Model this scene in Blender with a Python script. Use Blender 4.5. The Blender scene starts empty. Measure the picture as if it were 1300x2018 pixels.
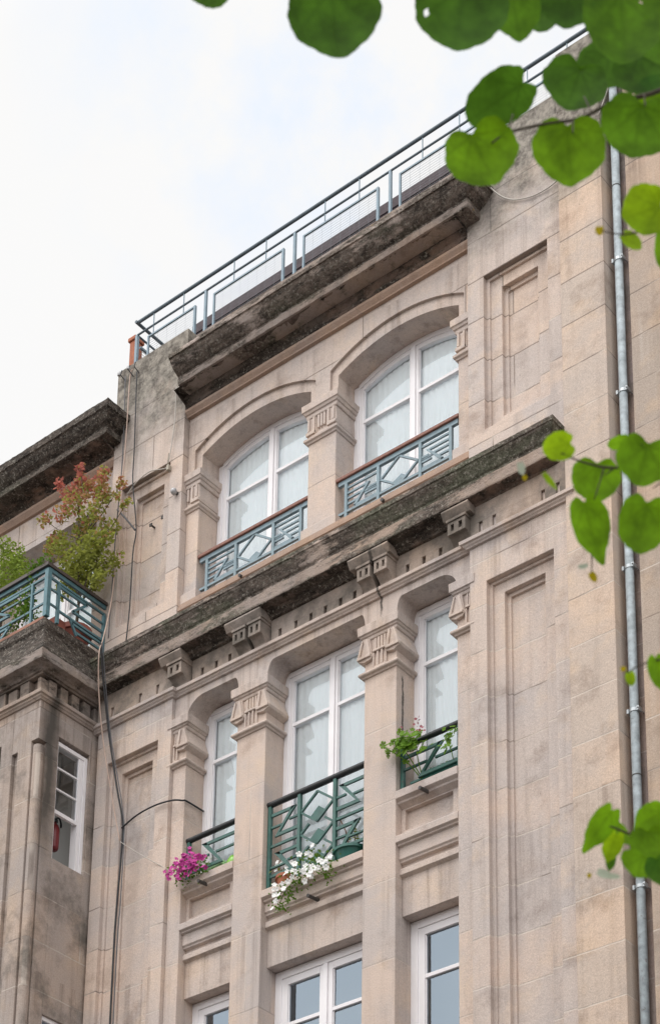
import bpy, bmesh, math, random
from mathutils import Vector, Matrix, noise
random.seed(7)
SC = bpy.context.scene
COL = SC.collection

# ------------------------------------------------------------------ camera
cam_d = bpy.data.cameras.new('camera')
cam = bpy.data.objects.new('camera', cam_d); COL.objects.link(cam)
CR = Vector((0.78091252, 0.62455333, 0.01042966)); CU = Vector((0.18040787, -0.24149624, 0.95348443))
CF = Vector((-0.5980206, 0.74270634, 0.30126177)); CP = Vector((12.75, -15.0, 1.6))
cam.matrix_world = Matrix(((CR.x, CU.x, -CF.x, CP.x), (CR.y, CU.y, -CF.y, CP.y), (CR.z, CU.z, -CF.z, CP.z), (0, 0, 0, 1)))
cam_d.sensor_fit = 'AUTO'; cam_d.sensor_width = 36.0
cam_d.lens = 73.015; cam_d.shift_x = -0.02458; cam_d.shift_y = 0.80173      # rising-front (shift) lens
cam_d.clip_start = 0.1; cam_d.clip_end = 3000
cam_d.dof.use_dof = True; cam_d.dof.focus_distance = 21.0; cam_d.dof.aperture_fstop = 13.0
SC.camera = cam

# ------------------------------------------------------------------ light
SUN_EL, SUN_AZ = math.radians(58), math.radians(188)
SC.view_settings.view_transform = 'Standard'; SC.view_settings.look = 'None'
SC.view_settings.exposure = 0.0; SC.view_settings.gamma = 1.0
W = bpy.data.worlds.new('World'); SC.world = W; W.use_nodes = True
nt = W.node_tree; nt.nodes.clear()
def N(t, tree=None, **kw):
    n = (tree or nt).nodes.new(t)
    for k, v in kw.items(): setattr(n, k, v)
    return n
def L(a, b, tree=None): (tree or nt).links.new(a, b)
out = N('ShaderNodeOutputWorld'); bg = N('ShaderNodeBackground'); L(bg.outputs[0], out.inputs[0])
sky = N('ShaderNodeTexSky', sky_type='NISHITA', sun_disc=False); sky.sun_elevation = SUN_EL; sky.sun_rotation = SUN_AZ
tc = N('ShaderNodeTexCoord')
n1 = N('ShaderNodeTexNoise'); n1.inputs['Scale'].default_value = 9.0; n1.inputs['Detail'].default_value = 7.0; n1.inputs['Roughness'].default_value = .6
L(tc.outputs['Generated'], n1.inputs['Vector'])
# gap in the overcast, high up to the left
gd = Vector((-.4165, .505, .756)).normalized()
dot = N('ShaderNodeVectorMath', operation='DOT_PRODUCT'); dot.inputs[1].default_value = gd; L(tc.outputs['Generated'], dot.inputs[0])
mr = N('ShaderNodeMapRange'); mr.inputs[1].default_value = .990; mr.inputs[2].default_value = 1.0; L(dot.outputs['Value'], mr.inputs[0])
mr2 = N('ShaderNodeMapRange'); mr2.inputs[1].default_value = .40; mr2.inputs[2].default_value = .66; mr2.inputs[4].default_value = 1.0; L(n1.outputs['Fac'], mr2.inputs[0])
mul = N('ShaderNodeMath', operation='MULTIPLY'); L(mr.outputs[0], mul.inputs[0]); L(mr2.outputs[0], mul.inputs[1])
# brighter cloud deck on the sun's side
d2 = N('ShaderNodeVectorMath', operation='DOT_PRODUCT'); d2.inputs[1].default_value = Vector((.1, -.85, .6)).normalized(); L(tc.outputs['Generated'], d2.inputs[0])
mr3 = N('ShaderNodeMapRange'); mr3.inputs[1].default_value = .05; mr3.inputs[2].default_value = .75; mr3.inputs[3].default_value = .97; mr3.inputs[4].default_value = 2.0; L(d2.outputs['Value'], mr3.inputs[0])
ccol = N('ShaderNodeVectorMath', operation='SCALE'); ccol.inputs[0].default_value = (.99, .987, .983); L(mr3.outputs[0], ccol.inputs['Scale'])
ssc = N('ShaderNodeVectorMath', operation='MULTIPLY_ADD'); ssc.inputs[1].default_value = (.1, .1, .1); ssc.inputs[2].default_value = (.62, .71, .82); L(sky.outputs[0], ssc.inputs[0])
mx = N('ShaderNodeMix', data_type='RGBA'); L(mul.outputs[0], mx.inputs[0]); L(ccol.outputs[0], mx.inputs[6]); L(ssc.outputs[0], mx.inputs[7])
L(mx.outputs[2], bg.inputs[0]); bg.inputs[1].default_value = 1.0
sd = bpy.data.lights.new('sun', 'SUN'); sun = bpy.data.objects.new('sun', sd); COL.objects.link(sun)
sd.energy = 1.5; sd.angle = math.radians(28); sd.color = (1, .965, .92)
sdir = Vector((math.sin(SUN_AZ) * math.cos(SUN_EL), math.cos(SUN_AZ) * math.cos(SUN_EL), math.sin(SUN_EL)))
sun.rotation_euler = sdir.to_track_quat('Z', 'Y').to_euler(); sun.location = (0, -20, 40)

# ------------------------------------------------------------------ materials
def newmat(name):
    m = bpy.data.materials.new(name); m.use_nodes = True
    t = m.node_tree; t.nodes.clear()
    o = t.nodes.new('ShaderNodeOutputMaterial'); b = t.nodes.new('ShaderNodeBsdfPrincipled')
    t.links.new(b.outputs[0], o.inputs[0]); return m, t, b, o
def mixc(t, fac, a, b, blend='MIX'):
    n = t.nodes.new('ShaderNodeMix'); n.data_type = 'RGBA'; n.blend_type = blend
    for i, v in ((0, fac), (6, a), (7, b)):
        if hasattr(v, 'is_output'): t.links.new(v, n.inputs[i])
        else: n.inputs[i].default_value = v if i == 0 else (*v, 1)
    return n.outputs[2]
def noi(t, vec, scale, detail=4, rough=.55):
    n = t.nodes.new('ShaderNodeTexNoise'); n.inputs['Scale'].default_value = scale
    n.inputs['Detail'].default_value = detail; n.inputs['Roughness'].default_value = rough
    t.links.new(vec, n.inputs['Vector']); return n.outputs['Fac']
def rng(t, v, a, b, c=0, d=1):
    n = t.nodes.new('ShaderNodeMapRange'); n.inputs[1].default_value = a; n.inputs[2].default_value = b
    n.inputs[3].default_value = c; n.inputs[4].default_value = d; t.links.new(v, n.inputs[0]); return n.outputs[0]
def mth(t, op, a, b=None, c=None):
    n = t.nodes.new('ShaderNodeMath'); n.operation = op
    for i, v in enumerate((a, b, c)):
        if v is None: continue
        if hasattr(v, 'is_output'): t.links.new(v, n.inputs[i])
        else: n.inputs[i].default_value = v
    return n.outputs[0]
def vmul(t, v, k):
    n = t.nodes.new('ShaderNodeVectorMath'); n.operation = 'MULTIPLY'; n.inputs[1].default_value = k
    t.links.new(v, n.inputs[0]); return n.outputs[0]
def bump(t, b, h, s, d=.01):
    n = t.nodes.new('ShaderNodeBump'); n.inputs['Strength'].default_value = s; n.inputs['Distance'].default_value = d
    t.links.new(h, n.inputs['Height']); t.links.new(n.outputs[0], b.inputs['Normal'])

def stone(name, base=(.575, .494, .446), bw=2.9, rh=.545, zoff=0, joint=.6, tone=.95, lich=0.0, attic=False, soot=0.0, lcol=(1, .4, .4), streak=False, drips=()):
    """granite: ashlar blocks of differing tone, speckle, run-off stains, lichen where it is damp"""
    m, t, b, o = newmat(name)
    g = t.nodes.new('ShaderNodeNewGeometry'); P = g.outputs['Position']
    sep = t.nodes.new('ShaderNodeSeparateXYZ'); t.links.new(P, sep.inputs[0])
    u = mth(t, 'SUBTRACT', sep.outputs[0], sep.outputs[1]); v = mth(t, 'ADD', sep.outputs[2], zoff)
    wob = noi(t, P, 3.0, 2); wv = mth(t, 'MULTIPLY_ADD', wob, .018, v)
    cmb = t.nodes.new('ShaderNodeCombineXYZ'); t.links.new(mth(t, 'ADD', u, .9), cmb.inputs[0]); t.links.new(wv, cmb.inputs[1])
    br = t.nodes.new('ShaderNodeTexBrick'); t.links.new(cmb.outputs[0], br.inputs['Vector'])
    br.inputs['Scale'].default_value = 1.0; br.inputs['Brick Width'].default_value = bw; br.inputs['Row Height'].default_value = rh
    br.inputs['Mortar Size'].default_value = .009; br.inputs['Mortar Smooth'].default_value = .3; br.inputs['Bias'].default_value = 0
    br.inputs['Color1'].default_value = (0, 0, 0, 1); br.inputs['Color2'].default_value = (1, 1, 1, 1); br.inputs['Mortar'].default_value = (.5, .5, .5, 1)
    c = base
    warm = tuple(x * y for x, y in zip(base, (1.08, .985, .90))); cool = tuple(x * y for x, y in zip(base, (.84, .865, .90)))
    sb = t.nodes.new('ShaderNodeSeparateColor'); t.links.new(br.outputs['Color'], sb.inputs[0])
    col = mixc(t, rng(t, sb.outputs[0], 0, 1, .5 - tone / 2, .5 + tone / 2), warm, cool)
    big = noi(t, P, .9, 5, .6)
    col = mixc(t, rng(t, big, .42, .62, 0, .8), col, tuple(x * y for x, y in zip(base, (.80, .83, .88))))
    wn = noi(t, P, 2.3, 4, .6); col = mixc(t, rng(t, wn, .52, .75, 0, .7), col, tuple(x * y for x, y in zip(base, (1.1, 1.0, .86))))
    strk = noi(t, vmul(t, P, (5.5, 5.5, .35)), 1.0, 5, .65)
    col = mixc(t, rng(t, strk, .52, .74, 0, .75), col, (.76, .74, .725), 'MULTIPLY')
    dz = None
    for zl in (19.95, 16.0, 12.55):
        q = mth(t, 'MULTIPLY', rng(t, sep.outputs[2], zl - 1.5, zl - .05), mth(t, 'LESS_THAN', sep.outputs[2], zl + .02)); dz = q if dz is None else mth(t, 'MAXIMUM', dz, q)
    drip = noi(t, vmul(t, P, (9, 9, .22)), 1.0, 6, .7)
    col = mixc(t, mth(t, 'MULTIPLY', rng(t, drip, .50, .66), mth(t, 'MULTIPLY', dz, .75)), col, (.60, .575, .56), 'MULTIPLY')
    blot = noi(t, P, 1.6, 7, .68); col = mixc(t, rng(t, blot, .54, .68, 0, .75), col, (.66, .62, .595), 'MULTIPLY')
    pale = noi(t, vmul(t, P, (7, 7, .6)), 1.0, 3, .5); col = mixc(t, rng(t, pale, .62, .8, 0, .3), col, (.56, .5, .45))
    sp = noi(t, P, 85, 2, .8); col = mixc(t, rng(t, sp, .30, .70), tuple((.80,) * 3), (1.18, 1.18, 1.18)) if False else mixc(t, 1.0, col, rngcol(t, sp), 'MULTIPLY')
    pit = noi(t, P, 22, 3, .7); col = mixc(t, rng(t, pit, .66, .78, 0, .55), col, (.17, .145, .125))
    # joints: thin dark line in places, pale mortar in others
    jn = mth(t, 'SUBTRACT', noi(t, P, 1.7, 2), rng(t, sep.outputs[2], 14.5, 18.5, -.08, .14)); jc = mixc(t, rng(t, jn, .42, .55), (.12, .095, .08), (.58, .52, .46))
    col = mixc(t, mth(t, 'MULTIPLY', br.outputs['Fac'], joint), col, jc)
    if soot:
        s1 = noi(t, P, 1.3, 6, .7); col = mixc(t, rng(t, s1, .62 - soot * .3, .80 - soot * .3, 0, .85), col, (.11, .098, .085))
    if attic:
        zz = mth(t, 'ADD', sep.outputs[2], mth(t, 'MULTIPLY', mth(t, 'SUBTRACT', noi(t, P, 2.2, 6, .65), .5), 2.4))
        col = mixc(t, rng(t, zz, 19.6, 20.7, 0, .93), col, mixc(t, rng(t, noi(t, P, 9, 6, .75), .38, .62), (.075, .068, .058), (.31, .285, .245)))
    for ax, c0, hw, zl, zh, lim in drips:
        dd = mth(t, 'ABSOLUTE', mth(t, 'SUBTRACT', mth(t, 'MULTIPLY_ADD', noi(t, P, 9, 5, .7), .07, sep.outputs[ax]), c0 + .035))
        mk = mth(t, 'MULTIPLY', rng(t, dd, hw * .45, hw, 1, 0), mth(t, 'MULTIPLY', rng(t, sep.outputs[2], zl, zl + .12), rng(t, sep.outputs[2], zh, zh + .05, 1, 0)))
        mk = mth(t, 'MULTIPLY', mk, mth(t, 'GREATER_THAN', sep.outputs[0], lim)); mk = mth(t, 'MULTIPLY', mk, mth(t, 'LESS_THAN', sep.outputs[0], 1.2))
        col = mixc(t, mth(t, 'MULTIPLY', mk, .85), col, (.055, .048, .042))
    if streak:
        sy = mth(t, 'SUBTRACT', 1.0, rng(t, mth(t, 'ABSOLUTE', mth(t, 'ADD', mth(t, 'MULTIPLY_ADD', noi(t, P, 3, 4), .22, sep.outputs[1]), .66)), .03, .17))
        sz = rng(t, sep.outputs[2], 13.8, 14.7); sx = rng(t, sep.outputs[0], -3.43, -3.415)
        col = mixc(t, mth(t, 'MULTIPLY', mth(t, 'MULTIPLY', sy, sz), mth(t, 'MULTIPLY', sx, .88)), col, (.06, .056, .05))
    if lich:
        PX = vmul(t, P, (.45, .45, 1.6)); a = noi(t, PX, 3.2, 6, .72); f = noi(t, PX, 13, 6, .78); f2 = noi(t, P, 17, 7, .78); dk, gr, pl = lcol
        lc = mixc(t, rng(t, f, .38, .62), tuple(v * dk for v in (.040, .033, .028)), tuple(v * dk for v in (.25, .205, .175)))
        lc = mixc(t, rng(t, noi(t, PX, 2.3, 5, .6), .56 - gr * .2, .70 - gr * .2, 0, .8 * min(1, gr * 2)), lc, mixc(t, rng(t, f2, .40, .60), (.05, .06, .035), (.19, .205, .145)))
        lc = mixc(t, rng(t, f2, .60 - pl * .1, .70 - pl * .1, 0, .9), lc, (.42, .395, .35))
        lc = mixc(t, rng(t, noi(t, P, 4.3, 4, .6), .70, .74, 0, .7), lc, (.30, .19, .045))
        lc = mixc(t, rng(t, noi(t, P, 48, 5, .8), .36, .62), mixc(t, 1.0, lc, (.42, .40, .38), 'MULTIPLY'), lc)
        lc = mixc(t, rng(t, noi(t, P, 26, 6, .85), .555, .62, 0, .8), lc, (.40, .37, .32))
        col = mixc(t, rng(t, a, .66 - lich * .42, .76 - lich * .42, 0, .96), col, lc)
    t.links.new(col, b.inputs['Base Color']); b.inputs['Roughness'].default_value = .92
    b.inputs['Specular IOR Level'].default_value = .25
    hs = mth(t, 'ADD', mth(t, 'MULTIPLY', noi(t, P, 45, 4, .7), .6), mth(t, 'MULTIPLY', noi(t, P, 7, 4, .6), .8))
    hs = mth(t, 'SUBTRACT', hs, mth(t, 'MULTIPLY', br.outputs['Fac'], .5 if joint > .1 else 0))
    bump(t, b, hs, .55 if not lich else .9, .012 if not lich else .03)
    return m
def rngcol(t, sp):
    r = t.nodes.new('ShaderNodeMapRange'); r.inputs[1].default_value = .3; r.inputs[2].default_value = .7
    r.inputs[3].default_value = .82; r.inputs[4].default_value = 1.15; t.links.new(sp, r.inputs[0])
    c = t.nodes.new('ShaderNodeCombineColor')
    for i in range(3): t.links.new(r.outputs[0], c.inputs[i])
    return c.outputs[0]

M = {}
M['stone'] = stone('granite_ashlar')
M['stone_pier'] = stone('granite_pier', attic=True, bw=3.4, zoff=.14)
M['stone_plain'] = stone('granite_carved', bw=40, rh=40, zoff=5, joint=0, tone=.0, drips=[(0, .925, .02, 15.76, 16.2, .8)])
M['stone_pillar'] = stone('granite_pillar', bw=40, rh=.92, zoff=.35, joint=.3, tone=.6, drips=[(1, .11, .022, 14.05, 14.95, 1.13)])
M['stone_dirty'] = stone('granite_sooty', base=(.40, .335, .29), bw=2.2, rh=.7, joint=.2, soot=.62, drips=[(0, .925, .03, 16.0, 16.6, .8)])
M['stone_grimy'] = stone('granite_grimy', base=(.34, .285, .25), bw=2.2, rh=.7, joint=.2, soot=.75, lich=.35, lcol=(.6, .3, .3))
M['stone_bay'] = stone('granite_bay', bw=1.6, rh=.60, zoff=.25, base=(.44, .37, .325), joint=.5, tone=.8, soot=.42, streak=True)
M['lichen'] = stone('granite_lichen', bw=1.9, rh=40, zoff=5, joint=.15, lich=.70, lcol=(1.05, .25, .45))
M['lichen_dark'] = stone('granite_dark_moss', bw=1.9, rh=40, zoff=5, joint=.15, lich=.80, lcol=(.85, .55, .35))
M['lichen_pale'] = stone('granite_pale_lichen', base=(.36, .31, .27), bw=1.9, rh=40, zoff=5, joint=.15, lich=.50, lcol=(1.3, .7, .8))
M['lichen_band'] = stone('granite_weathered_band', base=(.38, .315, .275), bw=1.9, rh=40, zoff=5, joint=.15, lich=.45, lcol=(1.0, .35, .6))
M['lichen_black'] = stone('granite_black_crust', base=(.15, .13, .12), bw=1.9, rh=40, zoff=5, joint=.15, lich=.9, lcol=(.6, .12, .3))
M['lichen_blackband'] = stone('granite_grey_crust', base=(.2, .18, .17), bw=1.9, rh=40, zoff=5, joint=.15, lich=.8, lcol=(.8, .2, .3))
M['lichen_half'] = stone('granite_lichen_patches', base=(.36, .31, .28), bw=1.9, rh=40, zoff=5, joint=.1, lich=.42, soot=.3)
M['soffit'] = stone('granite_dark_soffit', base=(.235, .175, .145), bw=2, rh=40, zoff=5, joint=.1, soot=.5, lich=.62, lcol=(.5, .1, .0))  # darker brown base than the wall, with soot and crust patches
M['red_ledge'] = stone('granite_brown_ledge', base=(.42, .315, .255), bw=3, rh=40, zoff=5, joint=.1)  # browner, darker base than the wall stone
M['neighbour'] = stone('granite_neighbour', base=(.46, .37, .30), bw=1.9, rh=.56, zoff=.3, joint=.6)
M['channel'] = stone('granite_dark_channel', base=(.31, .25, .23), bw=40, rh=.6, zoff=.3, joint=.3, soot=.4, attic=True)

def simple(name, col, rough=.5, metal=0, var=.12, scale=8, spec=.5, bmp=0, rust=0):
    m, t, b, o = newmat(name); g = t.nodes.new('ShaderNodeNewGeometry')
    f = noi(t, g.outputs['Position'], scale, 4, .6)
    c = mixc(t, rng(t, f, .3, .7), tuple(x * (1 - var) for x in col), tuple(min(1, x * (1 + var)) for x in col))
    if rust:
        c = mixc(t, rng(t, noi(t, g.outputs['Position'], 16, 6, .75), .60, .66, 0, rust), c, (.11, .06, .04))
        c = mixc(t, rng(t, noi(t, g.outputs['Position'], 5, 5, .7), .45, .7, 0, .45), c, tuple(v * .6 + .06 for v in col))
    t.links.new(c, b.inputs['Base Color']); b.inputs['Roughness'].default_value = rough; b.inputs['Metallic'].default_value = metal
    b.inputs['Specular IOR Level'].default_value = spec
    if bmp: bump(t, b, noi(t, g.outputs['Position'], scale * 4, 3), bmp, .01)
    return m
M['white_paint'] = simple('white_window_paint', (.80, .78, .80), .45, var=.04, scale=3)
M['curtain'] = simple('white_net_curtain', (.95, .955, .955), .9, var=.02, spec=.1)
M['sky_tint_back'] = simple('sky_reflection_blue', (.26, .34, .45), .8, var=.1, scale=2)  # blue of the reflected sky put into the colour behind the lower panes
M['dark_room'] = simple('dim_interior', (.10, .105, .095), .9, var=.2, scale=1)
M['rail_green'] = simple('green_railing_paint', (.028, .105, .088), .45, var=.25, scale=12, rust=.6)
M['rail_blue'] = simple('blue_grey_railing_paint', (.185, .26, .30), .5, var=.2, scale=12, rust=.6)
M['rail_teal'] = simple('teal_railing_paint', (.07, .165, .195), .45, var=.22, scale=12, rust=.6)
M['hand_black'] = simple('black_handrail', (.012, .014, .016), .3, var=.3)
M['hand_wood'] = simple('red_brown_wood', (.20, .085, .06), .6, var=.3, scale=20)
M['roof_rail'] = simple('slate_blue_steel', (.10, .135, .165), .5, var=.2)
M['galv'] = simple('blue_grey_steel', (.20, .28, .34), .45, .0, var=.15, scale=10, rust=.6)
M['wire'] = simple('steel_mesh_wire', (.17, .20, .22), .5, 0)
M['pipe'] = simple('zinc_drainpipe', (.30, .345, .37), .72, .0, var=.35, scale=11, rust=.6)
M['clamp'] = simple('bright_zinc_clamp', (.42, .45, .47), .4, .5)
M['cable_black'] = simple('black_cable', (.015, .015, .018), .6)
M['cable_grey'] = simple('grey_cable', (.10, .10, .11), .6)
M['cable_beige'] = simple('beige_cable', (.46, .34, .28), .7)
M['cable_white'] = simple('white_cable', (.46, .43, .39), .7)
M['spout'] = simple('dark_lead_spout', (.055, .05, .048), .6, var=.3, scale=20)
M['terracotta'] = simple('terracotta', (.34, .115, .06), .8, var=.2, scale=14)
M['terracotta_red'] = simple('dark_terracotta', (.24, .07, .05), .75, var=.2, scale=10)
M['pot_green'] = simple('green_plastic', (.02, .11, .09), .35, var=.15)
M['pot_lime'] = simple('lime_plastic', (.22, .52, .06), .35, var=.1)
M['pot_pale'] = simple('pale_green_plastic', (.42, .66, .36), .35, var=.1)
M['red'] = simple('red_enamel', (.17, .015, .02), .35)
M['grey_dome'] = simple('grey_lamp_dome', (.40, .40, .41), .35, .2)
M['tile'] = simple('plum_roof_tile', (.060, .043, .050), .8, var=.3, scale=16, bmp=.3)
M['tile_red'] = simple('maroon_board', (.10, .032, .035), .7, var=.3, scale=9)
M['slab'] = simple('rusty_slab_edge', (.27, .135, .095), .85, var=.25, scale=9)
M['bark'] = simple('twig_bark', (.065, .05, .03), .85, var=.3, scale=40)
M['petal_white'] = simple('white_petal', (.84, .84, .82), .6, var=.05)
M['petal_pink'] = simple('magenta_petal', (.46, .022, .25), .6, var=.35, scale=30)
M['petal_red'] = simple('dark_red_petal', (.25, .03, .05), .6, var=.3, scale=30)
M['paving'] = simple('grey_paving', (.15, .145, .14), .9, var=.2, scale=.7)
M['asphalt'] = simple('asphalt', (.06, .06, .06), .9, var=.2, scale=2)

def leafmat(name, col, trans, w=.5, scale=6, var=.3, veins=False):
    m, t, b, o = newmat(name); g = t.nodes.new('ShaderNodeNewGeometry')
    f = noi(t, g.outputs['Position'], scale, 3, .6); oi = t.nodes.new('ShaderNodeObjectInfo')
    k = rng(t, f, .3, .7)
    c = mixc(t, k, tuple(x * (1 - var) for x in col), tuple(min(1, x * (1 + var)) for x in col))
    c2 = mixc(t, k, tuple(x * (1 - var) for x in trans), tuple(min(1, x * (1 + var)) for x in trans))
    if veins:
        at = t.nodes.new('ShaderNodeAttribute'); at.attribute_name = 'vein'
        vf = rng(t, at.outputs['Fac'], 0, 1, 0, .42)
        c = mixc(t, vf, c, tuple(x * .5 for x in col)); c2 = mixc(t, vf, c2, tuple(x * .35 for x in trans))
    t.links.new(c, b.inputs['Base Color']); b.inputs['Roughness'].default_value = .6; b.inputs['Specular IOR Level'].default_value = .12
    tr = t.nodes.new('ShaderNodeBsdfTranslucent'); t.links.new(c2, tr.inputs[0])
    ms = t.nodes.new('ShaderNodeMixShader'); ms.inputs[0].default_value = w
    t.links.new(b.outputs[0], ms.inputs[1]); t.links.new(tr.outputs[0], ms.inputs[2]); t.links.new(ms.outputs[0], o.inputs[0])
    return m
M['leaf_dark'] = leafmat('dark_green_leaf', (.042, .115, .012), (.10, .245, .014), .55, 24, .38, veins=True)
M['leaf_mid'] = leafmat('mid_green_leaf', (.085, .20, .010), (.25, .50, .008), .55, 24, .38, veins=True)
M['leaf_deep'] = leafmat('deep_green_leaf', (.065, .16, .012), (.18, .40, .012), .55, 24, .38, veins=True)
M['leaf_light'] = leafmat('lime_leaf', (.13, .25, .010), (.42, .66, .010), .6, 24, .38, veins=True)
M['leaf_yellow'] = leafmat('yellow_leaf', (.35, .26, .01), (.6, .5, .01), .5)
M['leaf_pale'] = leafmat('pale_bract', (.55, .60, .50), (.5, .6, .45), .4)
M['fol_green'] = leafmat('shrub_green', (.09, .17, .025), (.15, .27, .03), .4, 9)
M['fol_olive'] = leafmat('maple_green', (.23, .25, .06), (.33, .36, .07), .4, 9)
M['fol_red'] = leafmat('maple_red', (.46, .17, .14), (.56, .20, .15), .4, 9)
M['fol_orange'] = leafmat('maple_orange', (.38, .25, .11), (.46, .30, .12), .4, 9)
M['fol_bright'] = leafmat('geranium_leaf', (.14, .26, .03), (.22, .40, .03), .4, 12)
M['fol_conifer'] = leafmat('conifer_green', (.18, .25, .04), (.25, .33, .05), .35, 5)

# glass: sky reflection over a see-through pane
m = bpy.data.materials.new('window_glass'); m.use_nodes = True; t = m.node_tree; t.nodes.clear()
o = t.nodes.new('ShaderNodeOutputMaterial'); tr = t.nodes.new('ShaderNodeBsdfTransparent'); tr.inputs[0].default_value = (.955, .975, .975, 1)
gl = t.nodes.new('ShaderNodeBsdfGlossy'); gl.inputs['Roughness'].default_value = .012; gl.inputs[0].default_value = (.86, .94, 1, 1)
lw = t.nodes.new('ShaderNodeFresnel'); lw.inputs[0].default_value = 1.45
ad = t.nodes.new('ShaderNodeMath'); ad.operation = 'ADD'; ad.inputs[1].default_value = .055; t.links.new(lw.outputs[0], ad.inputs[0])
ms = t.nodes.new('ShaderNodeMixShader'); t.links.new(ad.outputs[0], ms.inputs[0]); t.links.new(tr.outputs[0], ms.inputs[1]); t.links.new(gl.outputs[0], ms.inputs[2])
g = t.nodes.new('ShaderNodeNewGeometry'); bp = t.nodes.new('ShaderNodeBump'); bp.inputs['Strength'].default_value = .02; bp.inputs['Distance'].default_value = .02
nn = t.nodes.new('ShaderNodeTexNoise'); nn.inputs['Scale'].default_value = 1.6; t.links.new(g.outputs['Position'], nn.inputs['Vector'])
t.links.new(nn.outputs['Fac'], bp.inputs['Height']); t.links.new(bp.outputs[0], gl.inputs['Normal']); t.links.new(ms.outputs[0], o.inputs[0])
M['glass'] = m
md = m.copy(); md.name = 'dim_window_glass'; M['glass_dark'] = md
for n_ in md.node_tree.nodes:
    if n_.type == 'MATH': n_.inputs[1].default_value = .20
    if n_.type == 'BSDF_GLOSSY': n_.inputs[0].default_value = (.72, .86, 1, 1)

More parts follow.
